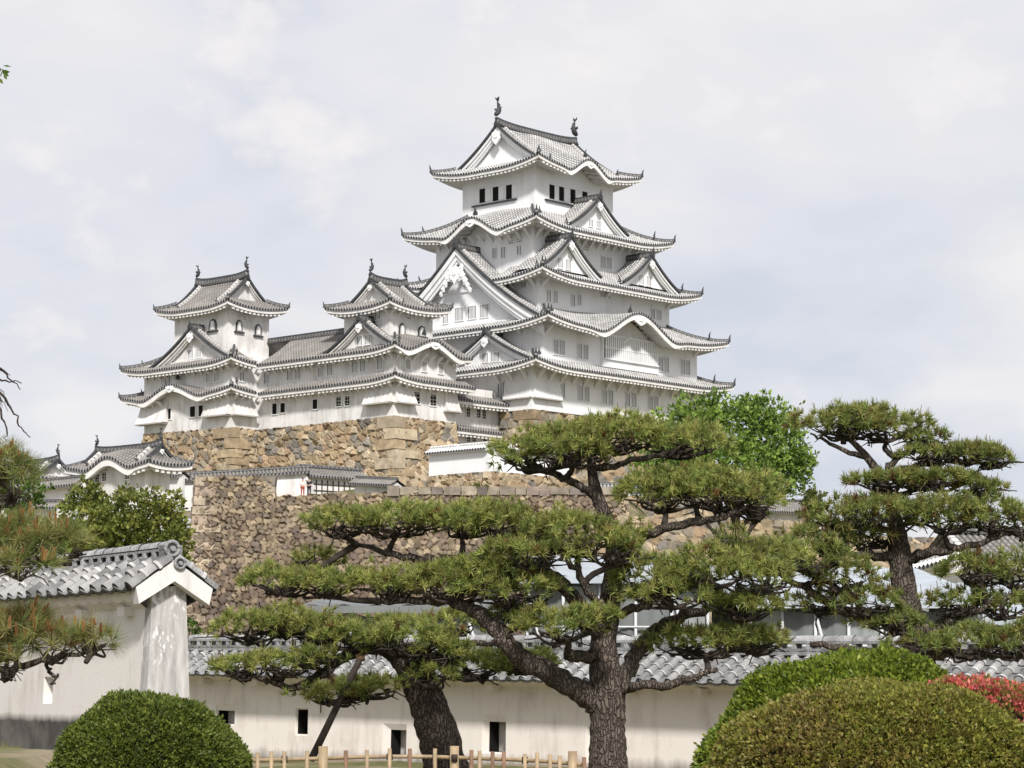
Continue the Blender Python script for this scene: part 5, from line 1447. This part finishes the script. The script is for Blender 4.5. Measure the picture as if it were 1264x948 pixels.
def pine(name, label, base, trunk, limbs, pads, seed=1, dens=120, ln=.13, wd=.0095, pal=G_OLIVE, candle=.3, brown=.025, group=None, ccol=((.30, .27, .12), (.24, .20, .10)), twigs=24, N=24, tws=1.0, cw=None, chh=1.0):
    rg = np.random.default_rng(seed)
    T = Thing(name, label, 'pine tree', WORLD, base, group)
    mb = MB()
    pts = np.array([P(*t[:3]) for t in trunk]); pth = smooth_path(pts, 8)
    rad = np.interp(np.linspace(0, 1, len(pth)), np.linspace(0, 1, len(trunk)), [t[3] for t in trunk])
    # bark plates swell the outline a little
    mb.tube(pth, rad, 0, 18, None, True, .07, rg)
    T.part('trunk', mb, [M['bark']])
    lim_pts = [pth]
    for lb in limbs:
        pts = np.array([P(*t[:3]) for t in lb]); p = smooth_path(pts, 7)
        p[1:-1] += rg.normal(0, .018, p[1:-1].shape)
        r = np.interp(np.linspace(0, 1, len(p)), np.linspace(0, 1, len(lb)), [t[3] for t in lb])
        mb = MB(); mb.tube(p, r, 0, 10, None, True, .1, rg); T.part('branch', mb, [M['bark']]); lim_pts.append(p)
    allp = np.concatenate(lim_pts)
    for pd in pads:
        px, py, Y, hw, hh = pd[:5]; dn = pd[5] if len(pd) > 5 else 1.0
        c = P(px, py, Y); s = Y / F
        r = np.array([hw * s, hw * s * .75, hh * s * 1.0])
        pos, up = pad_points(c, r, rg, dens * dn)
        mb = MB(); tufts(mb, pos, up, rg, ln, wd, N, .8, pal, candle, brown, ccol, cw, chh)
        T.part('foliage_pad', mb, [M['needle']])
        # crooked twigs carrying the pad
        tw = MB()
        under = c - [0, 0, r[2] * .75]
        near = allp[np.argmin(np.linalg.norm(allp - under, axis=1))]
        hub = under + [0, 0, -.02]
        nt_ = int(twigs * max(.6, min(2.2, r[0])))
        p = smooth_path([near, (near + hub) / 2 + rg.normal(0, .05, 3), hub], 6); tw.tube(p, np.linspace(.05, .032, len(p)) * tws, 0, 6, None, True, .15, rg)
        for i in range(nt_):
            a = rg.random() * 2 * pi; q = np.sqrt(rg.random())
            end = c + [r[0] * q * cos(a) * .95, r[1] * q * sin(a) * .95, r[2] * (-.25 + .35 * (1 - q) * rg.random())]
            m1 = hub + (end - hub) * .35 + rg.normal(0, .06 * tws, 3) * [1, 1, .5] + [0, 0, -.03]; m2 = hub + (end - hub) * .7 + rg.normal(0, .05 * tws, 3) * [1, 1, .6] - [0, 0, .05 * r[2]]
            p = smooth_path([hub, m1, m2, end], 4); tw.tube(p, np.linspace(.026, .009, len(p)) * tws, 0, 5, None, True, .2, rg)
            for _ in range(2):
                e2 = m2 + rg.normal(0, .16 * tws, 3) * [1, 1, .5] + [0, 0, .1 * r[2]]
                tw.tube([m2, (m2 + e2) / 2 + rg.normal(0, .02, 3), e2], np.array([.014, .01, .007]) * tws, 0, 4)
        T.part('twigs', tw, [M['branch']])
    return T
def leaf_cluster(mb, pos, nrm, rg, size, pal, N=6, spread=.7, ar=.5):
    n = len(pos)
    d = unit(nrm[:, None] * 1.0 + rg.normal(0, spread, (n, N, 3)))
    s = unit(np.cross(d, rg.normal(0, 1, (n, N, 3))))
    L = size * (.6 + .7 * rg.random((n, N, 1)))
    b = pos[:, None] + rg.normal(0, size * .28, (n, N, 3))
    V = np.stack([b, b + d * L * .5 + s * L * ar * .5, b + d * L, b + d * L * .5 - s * L * ar * .5], 2)
    c = pal[rg.integers(0, len(pal), n)] * (.7 + .6 * rg.random((n, 1)))
    C = c[:, None] * (.75 + .5 * rg.random((n, N, 1)))
    quads(mb, V.reshape(-1, 4, 3), C.reshape(-1, 3))
def ellip(mb, c, r, k=20, m=1, bottom=None):
    th = np.linspace(0, pi, k); ph = np.linspace(0, 2 * pi, k * 2)
    T_, Q = np.meshgrid(th, ph, indexing='ij')
    G = np.stack([np.sin(T_) * np.cos(Q), np.sin(T_) * np.sin(Q), np.cos(T_)], -1) * r + c
    mb.grid(G, m, None, None, True)
def bush(name, label, c, r, rg, n, size, pal, patch=None, N=6, group=None, bump_=.045, p=2.0, patch2=None):
    """clipped dome: dense small leaves over a dark twiggy core"""
    c = np.asarray(c, float); r = np.asarray(r, float)
    T = Thing(name, label, 'bush', WORLD, c, group)
    d = unit(rg.normal(0, 1, (n * 2, 3))); d = d[d[:, 2] > -.25][:n]
    d = d / (np.abs(d) ** p).sum(1, keepdims=True) ** (1 / p)
    ph = rg.random(4) * 6
    R = 1 + bump_ * (np.sin(d[:, 0] * 7 + ph[0]) * np.sin(d[:, 1] * 6 + ph[1]) + .6 * np.sin(d[:, 2] * 9 + d[:, 0] * 5 + ph[2])) - .07 * rg.random(len(d)) ** 2
    pos = c + d * R[:, None] * r
    nr = unit(d / r)
    sh_ = rg.random(len(d)) < .06
    pos[sh_] += nr[sh_] * (size * 1.1 * rg.random((sh_.sum(), 1)))
    mb = MB()
    if patch is None: leaf_cluster(mb, pos, nr, rg, size, pal, N)
    if patch is not None:
        mb = MB(); k = patch(d, rg); leaf_cluster(mb, pos[~k], nr[~k], rg, size, pal, N); leaf_cluster(mb, pos[k], nr[k], rg, size, patch2, N)
        T.part('foliage', mb, [M['leaf']])
    else: T.part('foliage', mb, [M['leaf']])
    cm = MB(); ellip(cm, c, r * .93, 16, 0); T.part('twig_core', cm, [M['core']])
    return T
def tree(name, label, base, trunk_r, lobes, rg, dens, size, pal, cat='tree', N=6, group=None, ar=.6, core=.62, limbs=True):
    """broadleaf tree: trunk, limbs into each lobe, leaves through the shell of every lobe"""
    base = np.asarray(base, float)
    T = Thing(name, label, cat, WORLD, base, group)
    L = [(np.asarray(c, float), np.asarray(r, float)) for c, r in lobes]
    cen = np.mean([c for c, r in L], 0)
    mb = MB()
    top = np.array([cen[0], cen[1], base[2] + (cen[2] - base[2]) * .75])
    p = smooth_path([base, base + (top - base) * .5 + rg.normal(0, .1, 3), top], 6); mb.tube(p, np.linspace(trunk_r, trunk_r * .6, len(p)), 0, 8, None, True, .1, rg)
    for c, r in L:
        s = base + (top - base) * (.55 + .4 * rg.random())
        q = smooth_path([s, (s + c) / 2 + rg.normal(0, .15, 3) + [0, 0, .1], c], 5); mb.tube(q, np.linspace(trunk_r * .45, trunk_r * .12, len(q)), 0, 6, None, True, .1, rg)
    T.part('trunk', mb, [M['branch']])
    mb = MB()
    for c, r in L:
        n = int(dens * (r[0] * r[2] + r[1] * r[2] + r[0] * r[1]))
        d = unit(rg.normal(0, 1, (n, 3)))
        ph = rg.random(4) * 6
        lump = 1 + .22 * np.sin(d[:, 0] * 6 + ph[0]) * np.sin(d[:, 2] * 7 + ph[1]) + .16 * np.sin(d[:, 1] * 8 + d[:, 2] * 6 + ph[2])
        R = lump * (core + (1.05 - core) * rg.random(n) ** .55)
        leaf_cluster(mb, c + d * R[:, None] * r, unit(d + [0, 0, .35]), rg, size, pal * (.85 + .3 * rg.random()), N, .8, ar)
    T.part('crown', mb, [M['leaf']])
    return T
def lob(px, py, Y, hw, hh, dy=.8): s = Y / F; return (P(px, py, Y), (hw * s, hw * s * dy, hh * s))
def gz(px, Y, dz=0.0):
    x = (px - CX) / F * Y; return np.array([x, Y, float(ground_h(x, Y)) + dz])
# ------------------------------------------------------------------ far trees and shrubs
R_ = lambda s: np.random.default_rng(s)
PAL_BROAD = np.array([[.10, .17, .03], [.13, .21, .04], [.08, .14, .03], [.16, .24, .05], [.06, .11, .025]])
PAL_ROUND = np.array([[.12, .14, .03], [.15, .165, .035], [.085, .11, .025], [.18, .185, .045]])
tree('broadleaf_tree', 'bright green leafy tree standing in front of the right end of the keep', gz(905, 150), .35,
     [lob(845, 540, 150, 48, 40), lob(905, 530, 151, 55, 42), lob(955, 550, 150, 46, 48), lob(900, 580, 149, 70, 34), lob(862, 512, 151, 34, 24), lob(935, 512, 151, 36, 25), lob(966, 585, 150, 34, 30), lob(825, 575, 150, 40, 34), lob(985, 570, 150, 20, 18)], R_(1), 34, .30, PAL_BROAD * 1.5 * [1.1, 1, 1], core=.45)
tree('round_tree', 'dense rounded olive-green evergreen beside the small white turret', gz(165, 150), .3,
     [lob(105, 644, 150, 34, 34), lob(110, 615, 150, 18, 20), lob(170, 646, 149, 50, 40), lob(196, 660, 149, 36, 40), lob(150, 668, 149, 60, 30), lob(205, 690, 149, 28, 26), lob(110, 672, 150, 42, 26)], R_(2), 56, .28, PAL_ROUND * 1.35, core=.75)
tree('shrub', 'pale green shrub at the left edge behind the orange-tipped pine', gz(25, 140), .12,
     [lob(12, 672, 140, 30, 34), lob(48, 676, 139, 32, 26), lob(30, 606, 141, 28, 20)], R_(3), 40, .3, PAL_BROAD * .9, 'shrub')
tree('shrub', 'small yellow-green shrub in the corner right of the left wall end post', gz(233, 70), .05, [lob(232, 778, 70, 12, 14)], R_(4), 300, .1, PAL_BROAD * .95, 'shrub')
tree('shrub', 'small low shrub on the terrace edge above the squared kerb stones', P(592, 606, 224), .05, [lob(592, 602, 224, 13, 4.5)], R_(5), 60, .2, PAL_ROUND, 'shrub')
tree('small_pine', 'tiny far pine with flat layers on the skyline at the right', P(1002, 645, 190), .1,
     [lob(1004, 611, 190, 12, 4), lob(1000, 619, 190, 14, 3.5), lob(1008, 626, 190, 13, 3.5), lob(1000, 633, 190, 15, 4)], R_(6), 60, .32, G_OLIVE * .55, 'pine tree', core=.2)

# ------------------------------------------------------------------ bare tree overhanging from beyond the left edge
rg = R_(9)
bt_ = Thing('bare_tree', 'thin bare drooping twigs reaching in from the left edge against the sky', 'tree', WORLD, gz(-260, 31))
mb = MB(); p = smooth_path([gz(-260, 31), P(-250, 600, 31), P(-230, 300, 31), P(-150, 20, 31)], 8); mb.tube(p, np.linspace(.2, .06, len(p)), 0, 8, None, True, .1, rg); bt_.part('trunk', mb, [M['branch']])
for pts in ([(-240, 420), (-90, 400), (-20, 440), (8, 462), (24, 482)], [(-240, 470), (-100, 440), (-30, 462), (6, 492), (22, 520), (36, 541)], [(-230, 300), (-130, 380), (-40, 445), (2, 468), (26, 472)], [(-235, 360), (-90, 430), (-14, 478), (4, 520), (9, 545)],
            [(-160, 60), (-80, 75), (-25, 86), (1, 92)]):
    mb = MB(); p = smooth_path([P(a, b, 31) for a, b in pts], 6); p[1:] += rg.normal(0, .012, p[1:].shape); mb.tube(p, np.linspace(.035, .006, len(p)), 0, 5, None, True, .2, rg)
    for i in range(8):
        s = p[len(p) // 3 + i]; e_ = s + np.array([rg.normal(.08, .08), 0, -.12 - .15 * rg.random()]); mb.tube([s, (s + e_) / 2 + rg.normal(0, .02, 3), e_], [.007, .005, .003], 0, 4)
    bt_.part('branch', mb, [M['branch']])
mb = MB(); leaf_cluster(mb, np.array([P(1, 85, 31), P(4, 92, 31), P(0, 98, 31), P(-8, 90, 31)]), np.tile([.6, 0, -.4], (4, 1)), rg, .12, PAL_BROAD, 4); bt_.part('leaves', mb, [M['leaf']])

# ------------------------------------------------------------------ the pines
def tr(*a): return a
Yc = 33.0
pine('pine_tree', 'central trained pine with upright trunk and broad flat foliage tiers', gz(752, Yc),
     [(753, 985, Yc, .34), (751, 948, Yc, .26), (750, 900, Yc, .235), (750, 855, Yc, .24), (745, 800, Yc, .185), (752, 745, Yc, .15), (758, 690, Yc, .12), (752, 650, Yc, .10), (735, 605, Yc, .085), (728, 560, Yc, .05)],
     [[(742, 870, Yc, .17), (700, 842, Yc - .2, .15), (648, 815, Yc - .4, .14), (618, 785, Yc - .5, .12), (585, 752, Yc - .5, .09), (540, 742, Yc - .4, .06), (470, 742, Yc - .4, .04)],
      [(748, 790, Yc, .13), (715, 745, Yc - .3, .11), (680, 712, Yc - .5, .09), (640, 695, Yc - .5, .08), (570, 690, Yc - .3, .065), (500, 688, Yc, .05), (440, 672, Yc, .03)],
      [(758, 860, Yc, .13), (780, 815, Yc + .2, .11), (810, 778, Yc + .3, .09), (845, 760, Yc + .3, .07), (900, 742, Yc + .3, .05), (940, 725, Yc + .3, .03)],
      [(760, 850, Yc, .075), (790, 848, Yc - .3, .06), (850, 838, Yc - .4, .05), (885, 826, Yc - .4, .03)],
      [(757, 690, Yc, .08), (790, 665, Yc - .3, .07), (830, 650, Yc - .4, .06), (880, 640, Yc - .4, .05), (930, 628, Yc - .4, .025)],
      [(735, 610, Yc, .06), (700, 592, Yc, .055), (660, 575, Yc, .04), (630, 556, Yc, .02)], [(730, 580, Yc, .05), (780, 568, Yc, .04), (840, 555, Yc, .03), (880, 540, Yc, .015)],
      [(748, 775, Yc - .1, .09), (735, 740, Yc - .6, .06), (700, 690, Yc - .8, .04)],
      [(735, 812, Yc - .1, .08), (705, 808, Yc - .6, .075), (702, 812, Yc - .7, .07)], [(752, 760, Yc, .07), (800, 745, Yc - .5, .05), (850, 715, Yc - .6, .03)]],
     [(668, 562, Yc, 58, 24), (745, 541, Yc, 85, 22), (835, 548, Yc, 62, 22), (705, 560, Yc - .4, 55, 18),
      (818, 612, Yc - .3, 58, 24), (885, 610, Yc - .3, 72, 27), (930, 625, Yc - .3, 32, 18), (855, 598, Yc, 60, 18),
      (425, 648, Yc - .1, 48, 17), (490, 645, Yc - .1, 62, 18), (570, 645, Yc - .2, 70, 21), (640, 650, Yc - .4, 62, 24), (715, 665, Yc - .7, 74, 26), (660, 685, Yc - .8, 62, 18), (755, 680, Yc - .8, 38, 22),
      (345, 718, Yc - .3, 48, 17), (400, 722, Yc - .3, 52, 16), (490, 722, Yc - .4, 55, 20), (560, 725, Yc - .5, 70, 22), (630, 730, Yc - .6, 62, 22), (600, 705, Yc - .5, 60, 14), (390, 692, Yc + .4, 34, 12, .8),
      (810, 712, Yc - .5, 52, 22), (870, 705, Yc - .6, 62, 26), (930, 712, Yc - .4, 56, 26), (950, 690, Yc + .2, 48, 20), (830, 735, Yc - .6, 60, 18), (925, 750, Yc - .2, 50, 18),
      (690, 775, Yc - .9, 58, 22), (735, 765, Yc - 1.0, 34, 16), (640, 762, Yc - .4, 34, 14), (870, 795, Yc + .1, 70, 19), (930, 792, Yc + .2, 42, 17)],
     11, 160, .115, .0088, candle=.28, group='trained pines in the garden')
Yl = 36.5
pine('pine_tree', 'leaning pine at the left whose thick trunk is propped by a pole', gz(553, Yl),
     [(556, 985, Yl, .40), (548, 935, Yl, .315), (532, 880, Yl, .285), (512, 835, Yl, .24), (492, 808, Yl, .18), (468, 795, Yl, .13)],
     [[(478, 800, Yl, .1), (440, 802, Yl - .2, .085), (405, 826, Yl - .3, .08), (370, 848, Yl - .4, .06), (335, 842, Yl - .4, .04), (310, 832, Yl - .4, .03)],
      [(470, 795, Yl, .1), (420, 788, Yl - .1, .07), (360, 785, Yl - .1, .05), (310, 780, Yl - .1, .03)], [(405, 826, Yl - .3, .06), (420, 850, Yl - .4, .05), (420, 870, Yl - .4, .03)],
      [(512, 825, Yl, .1), (560, 800, Yl - .2, .06), (620, 790, Yl - .2, .03)], [(440, 802, Yl - .2, .06), (410, 812, Yl - .2, .05), (350, 818, Yl - .3, .03)]],
     [(312, 776, Yl - .2, 45, 20), (360, 768, Yl - .2, 50, 17), (395, 782, Yl - .3, 36, 14), (440, 788, Yl - .4, 52, 19), (500, 790, Yl - .5, 66, 24), (545, 805, Yl - .5, 36, 18), (300, 825, Yl - .5, 40, 14), (350, 822, Yl - .5, 46, 15, .8), (390, 812, Yl - .5, 34, 12, .8),
      (410, 858, Yl - .5, 50, 12, .7), (455, 850, Yl - .4, 44, 14, .7), (590, 825, Yl - .2, 52, 16), (640, 818, Yl - .1, 48, 15), (535, 835, Yl - .6, 28, 11, .8), (560, 770, Yl + .2, 40, 16, .8)],
     12, 160, .115, .009, candle=.25, group='trained pines in the garden')
Yr = 36.0
G_DARK = np.array([[.15, .195, .052], [.185, .23, .062], [.125, .175, .05], [.225, .255, .078], [.18, .19, .055]])
pine('pine_tree', 'tall pine at the right with tiers rising above the skyline', gz(1140, Yr),
     [(1150, 990, Yr, .32), (1146, 900, Yr, .24), (1138, 830, Yr, .22), (1128, 780, Yr, .2), (1115, 720, Yr, .18), (1110, 680, Yr, .165), (1106, 650, Yr, .13), (1098, 615, Yr, .08), (1085, 585, Yr, .07), (1062, 555, Yr, .05), (1040, 535, Yr, .03)],
     [[(1108, 685, Yr, .09), (1075, 686, Yr - .2, .06), (1035, 682, Yr - .3, .035)], [(1112, 690, Yr, .1), (1150, 682, Yr - .3, .07), (1200, 672, Yr - .4, .05), (1255, 655, Yr - .4, .03)],
      [(1126, 775, Yr, .13), (1080, 765, Yr - .3, .09), (1030, 748, Yr - .4, .075), (985, 722, Yr - .4, .05), (950, 700, Yr - .4, .03)],
      [(1130, 790, Yr, .12), (1170, 768, Yr - .3, .09), (1210, 750, Yr - .5, .06), (1260, 735, Yr - .5, .04)], [(1136, 810, Yr, .1), (1085, 806, Yr - .6, .07), (1000, 796, Yr - .7, .04)], [(1138, 815, Yr, .09), (1180, 805, Yr - .6, .06), (1250, 812, Yr - .7, .03)],
      [(1086, 590, Yr, .06), (1110, 565, Yr, .045), (1150, 548, Yr, .03)], [(1098, 615, Yr, .05), (1140, 602, Yr - .1, .04), (1200, 596, Yr - .1, .02)], [(1110, 580, Yr, .04), (1160, 572, Yr, .03), (1230, 572, Yr, .02)],
      [(1075, 570, Yr, .05), (1030, 550, Yr, .03), (1000, 535, Yr, .015)]],
     [(1040, 526, Yr, 56, 19), (1095, 530, Yr, 56, 18), (1140, 542, Yr, 28, 10), (1062, 518, Yr, 40, 14),
      (1150, 562, Yr - .1, 40, 9, .8), (1195, 562, Yr - .1, 46, 11), (1228, 570, Yr - .1, 24, 7),
      (1090, 596, Yr - .2, 46, 10), (1150, 594, Yr - .2, 60, 11), (1208, 602, Yr - .2, 32, 8),
      (1045, 640, Yr - .3, 48, 22), (1100, 636, Yr - .4, 60, 22), (1165, 640, Yr - .4, 60, 24), (1225, 640, Yr - .4, 50, 22), (1020, 668, Yr - .3, 42, 20), (1262, 648, Yr - .4, 30, 18), (1070, 664, Yr - .1, 44, 14, .7),
      (1000, 690, Yr - .6, 48, 22), (955, 690, Yr - .6, 46, 24), (1040, 712, Yr - .5, 48, 20), (900, 668, Yr - .5, 26, 12, .6), (1075, 745, Yr - .6, 40, 18), (1020, 745, Yr - .2, 40, 14, .7),
      (1205, 705, Yr - .5, 44, 20), (1250, 705, Yr - .5, 40, 24), (1180, 745, Yr - .4, 40, 16, .8), (1240, 748, Yr - .5, 44, 18), (1200, 795, Yr - .9, 56, 20), (1255, 795, Yr - .9, 44, 22), (1130, 798, Yr - .9, 40, 12, .8), (1100, 770, Yr - .5, 44, 14, .8)],
     13, 150, .12, .0088, G_DARK, candle=.3, brown=.05, group='trained pines in the garden')
Yn = 14.0
ORANGE = ((.36, .19, .08), (.40, .22, .09), (.28, .14, .06))
G_NEAR = np.array([[.15, .18, .055], [.20, .225, .075], [.12, .16, .05], [.23, .24, .09]])
pine('pine_tree', 'near pine at the left edge with orange-brown candles on its branch tips', gz(-230, Yn),
     [(-225, 1100, Yn, .2), (-235, 900, Yn, .17), (-210, 760, Yn, .14), (-225, 620, Yn, .1), (-200, 480, Yn, .05)],
     [[(-222, 700, Yn, .08), (-140, 690, Yn, .05), (-60, 705, Yn, .035), (0, 690, Yn - .1, .025), (60, 694, Yn - .1, .018), (100, 684, Yn - .1, .01)], [(-222, 820, Yn, .08), (-120, 840, Yn, .05), (-50, 835, Yn, .03), (10, 826, Yn, .022), (70, 815, Yn, .016), (130, 797, Yn, .008)], [(-220, 640, Yn, .07), (-120, 640, Yn, .04), (-40, 640, Yn, .025), (20, 620, Yn, .012)],
      [(60, 815, Yn, .012), (66, 832, Yn, .01), (67, 843, Yn - .1, .006)]],
     [(-60, 600, Yn, 60, 26), (8, 600, Yn, 40, 28), (-10, 575, Yn, 30, 14), (-50, 670, Yn, 60, 22), (18, 668, Yn, 46, 24), (70, 675, Yn - .1, 36, 17), (20, 700, Yn - .2, 50, 10, .6), (-60, 800, Yn, 60, 24), (10, 792, Yn, 46, 22), (62, 798, Yn, 44, 17), (112, 792, Yn, 26, 11), (30, 770, Yn + .1, 40, 14, .8), (10, 825, Yn - .1, 30, 9, .5)],
     14, 430, .115, .0022, G_NEAR, candle=.6, brown=.09, ccol=ORANGE, twigs=16, N=40, tws=.35, cw=.011, chh=.5, group='trained pines in the garden')

# ------------------------------------------------------------------ clipped bushes
PAL_B1 = np.array([[.085, .115, .018], [.11, .14, .022], [.065, .09, .016], [.13, .15, .028], [.05, .07, .015]])
c = P(185, 860, 20) - [0, 0, .69]
bush('clipped_bush', 'round clipped dark green bush at the lower left in front of the white wall', (c[0], c[1], c[2]), (.80, .82, .70), R_(21), 13000, .034, PAL_B1 * 1.35, group='clipped garden bushes')
PAL_B2 = np.array([[.075, .15, .018], [.10, .18, .025], [.05, .105, .015], [.12, .20, .03]])
c = P(1050, 809, 19.5) - [0, 0, 1.04]
bush('clipped_bush', 'bright green clipped bush behind the olive one at the lower right', (c[0], c[1], c[2]), (1.2, 1.1, 1.04), R_(22), 20000, .042, PAL_B2 * [1.7, 1.22, 1.0], group='clipped garden bushes')
PAL_G3 = np.array([[.21, .22, .035], [.25, .25, .045], [.16, .185, .035], [.28, .26, .06], [.19, .17, .04]])
PAL_BR3 = np.array([[.24, .19, .05], [.21, .16, .06], [.27, .22, .06], [.19, .17, .05], [.22, .22, .04]])
def brownpatch(d, rg):
    v = 1.1 * np.exp(-((d[:, 0] + .45) / .38) ** 2 - ((d[:, 2] - .62) / .3) ** 2) + .35 * np.sin(d[:, 0] * 9 - d[:, 2] * 8) + rg.normal(0, .3, len(d))
    return v > .55
PAL_B3 = np.array([[.13, .125, .022], [.155, .15, .028], [.10, .10, .022], [.17, .12, .04], [.14, .095, .04], [.18, .18, .04]])
c = P(1086, 851, 16) - [0, 0, .88]
bush('clipped_bush', 'olive brown-tinged clipped bush in front at the lower right corner', (c[0], c[1], c[2]), (1.14, 1.0, .88), R_(23), 34000, .032, PAL_G3, patch=brownpatch, group='clipped garden bushes', p=2.5, patch2=PAL_BR3)
PAL_RED = np.array([[.46, .09, .08], [.52, .13, .11], [.40, .08, .07], [.5, .16, .13], [.20, .19, .04], [.17, .17, .04]])
c = P(1228, 843, 16.5) - [0, 0, .9]
bush('azalea_bush', 'red flowering azalea behind the olive bush at the right edge', (c[0], c[1], c[2]), (.92, .8, .9), R_(24), 14000, .032, PAL_RED * 1.15, p=2.5)

# ------------------------------------------------------------------ bamboo fence, prop pole
M['bamboo'] = flat('pale_bamboo', (.33, .245, .15), .5, .25, 8, .3)
M['bamboo_old'] = flat('brown_fence_wood', (.20, .12, .08), .8, .35, 8)
fe = Thing('bamboo_fence', 'low bamboo fence with pale top rail and brown posts in front of the leaning pine', 'fence', WORLD, gz(500, 26))
rail = [(300, 939, 25.0), (375, 937, 25.6), (446, 934.5, 26.0), (520, 934, 26.2), (600, 936.5, 26.0), (660, 939, 25.6), (722, 944, 25.0)]
mb = MB(); mb.tube(smooth_path([P(*r) for r in rail], 6), .021, 0, 8); fe.part('rail', mb, [M['bamboo']])
for px, Y in ((399, 25.7), (561, 26.0), (481, 26.1), (648, 25.7), (351, 25.4)):
    yy = np.interp(px, [r[0] for r in rail], [r[1] for r in rail]); q = P(px, yy, Y); mb = MB(); mb.tube([q + [0, 0, -.035], q, q + [0, 0, .035]], .034, 0, 7); fe.part('rope_tie', mb, [M['wood_dark']])
mb = MB(); mb.tube(smooth_path([P(a, b + 26, Y) for a, b, Y in rail], 6), .019, 0, 8); fe.part('rail', mb, [M['bamboo']])
for px, big in ((306, 0), (318, 0), (335, 0), (351, 0), (379, 0), (399, 1), (427, 0), (453, 0), (481, 0), (506, 0), (537, 0), (561, 1), (582, 0), (592, 0), (608, 0), (622, 0), (648, 0), (663, 0), (679, 0), (691, 0), (707, 1), (721, 0)):
    Y = np.interp(px, [r[0] for r in rail], [r[2] for r in rail]) - .05; yy = np.interp(px, [r[0] for r in rail], [r[1] for r in rail])
    t = P(px, yy - (13 if big else 8) - 3 * rg.random(), Y); b = np.array([t[0], t[1], ground_h(t[0], t[1]) - .1])
    mb = MB()
    if big: mb.tube([b, (b + t) / 2, t], .05, 0, 10)
    else: mb.tube([b, (b + t) / 2, t], .021, 0, 8)
    o = fe.part('post', mb, [M['bamboo'] if (big or rg.random() < .5) else M['bamboo_old']])
pp = Thing('support_pole', 'dark slanting wooden pole propping the branch of the leaning pine', 'pole', WORLD, gz(384, 35.3))
mb = MB(); b = P(384, 938, 35.2); p1 = P(448, 806, 36.0); mb.tube([b, (b + p1) / 2, p1], [.055, .05, .045], 0, 8); pp.part('pole', mb, [M['branch']])
mb = MB(); q = p1 + (b - p1) * .05; mb.tube([q + [-.06, 0, .0], q + [.06, 0, .02]], .06, 0, 8); pp.part('rope_binding', mb, [M['bamboo_old']])

# ------------------------------------------------------------------ two visitors on the terrace
M['skin'] = flat('skin', (.50, .33, .24), .6, .05); M['hair'] = flat('black_hair', (.02, .017, .015), .6, .1)
def person(label, base, shirt, trousers, face, arm):
    b = np.asarray(base, float); fr = Frame(b, face)
    T = Thing('person', label, 'person', fr, (0, 0, 0), 'visitors on the terrace')
    V = [(0, 0, .95), (0, .0, 1.15), (0, .0, 1.36), (0, -.01, 1.46), (0, -.03, 1.56), (0, -.03, 1.68), (.18, 0, 1.38), (.24, 0, 1.12), (.22, -.12 - arm, .98 + arm), (.2, -.17 - arm, .95 + arm), (-.18, 0, 1.38), (-.24, 0, 1.12), (-.22, -.1, .9), (-.21, -.14, .82),
         (.1, 0, .88), (.11, -.02, .48), (.11, .02, .08), (.11, -.14, .03), (-.1, 0, .88), (-.11, .0, .48), (-.11, .03, .08), (-.11, -.13, .03)]
    Rr = [.15, .14, .16, .055, .085, .09, .065, .048, .035, .04, .065, .048, .035, .04, .1, .065, .045, .035, .1, .065, .045, .035]
    E = [(0, 1), (1, 2), (2, 3), (3, 4), (4, 5), (2, 6), (6, 7), (7, 8), (8, 9), (2, 10), (10, 11), (11, 12), (12, 13), (0, 14), (14, 15), (15, 16), (16, 17), (0, 18), (18, 19), (19, 20), (20, 21)]
    def skin(name, idx, edges, grow, m):
        me = bpy.data.meshes.new(name); mp_ = {i: k for k, i in enumerate(idx)}
        me.from_pydata([V[i] for i in idx], [(mp_[a], mp_[c]) for a, c in edges], [])
        o = bpy.data.objects.new(name, me); link(o); o.parent = T.e
        sm = o.modifiers.new('skin', 'SKIN'); o.modifiers.new('smooth', 'SUBSURF').levels = 1
        for k, i in enumerate(idx):
            me.skin_vertices[0].data[k].radius = (Rr[i] * (1 + grow), Rr[i] * (1 + grow) * (.75 if i in (0, 1, 2) else 1))
        me.skin_vertices[0].data[0].use_root = True
        me.materials.append(m); return o
    skin('body', list(range(22)), E, 0, M['skin'])
    skin('shirt', [0, 1, 2, 6, 7, 10, 11], [(0, 1), (1, 2), (2, 6), (6, 7), (2, 10), (10, 11)], .14, shirt)
    skin('trousers', [0, 14, 15, 16, 18, 19, 20], [(0, 14), (14, 15), (15, 16), (0, 18), (18, 19), (19, 20)], .13, trousers)
    mb = MB(); ellip(mb, np.array([0, .0, 1.66]), np.array([.098, .105, .105]), 10, 0); T.part('hair', mb, [M['hair']])
    mb = MB()
    mb.box((0, -.125, 1.6), (.022, .03, .04)); 
    for sx in (-1, 1): mb.box((sx * .088, -.02, 1.61), (.02, .03, .05))
    T.part('nose_and_ears', mb, [M['skin']])
    return T
M['shirt_w'] = flat('white_shirt', (.72, .70, .68), .8, .05); M['shirt_d'] = flat('navy_shirt', (.025, .028, .05), .8, .1); M['red'] = flat('red_skirt', (.42, .10, .07), .8, .1); M['navy'] = flat('dark_trousers', (.03, .03, .04), .8, .1)
person('visitor in a white top standing beside the little gatehouse on the terrace', P(373.5, 613, 225), M['shirt_w'], M['red'], 10, .1)
person('visitor in dark clothes standing right of the white-topped visitor', P(381.5, 612.5, 225.3), M['shirt_d'], M['navy'], -15, .05)
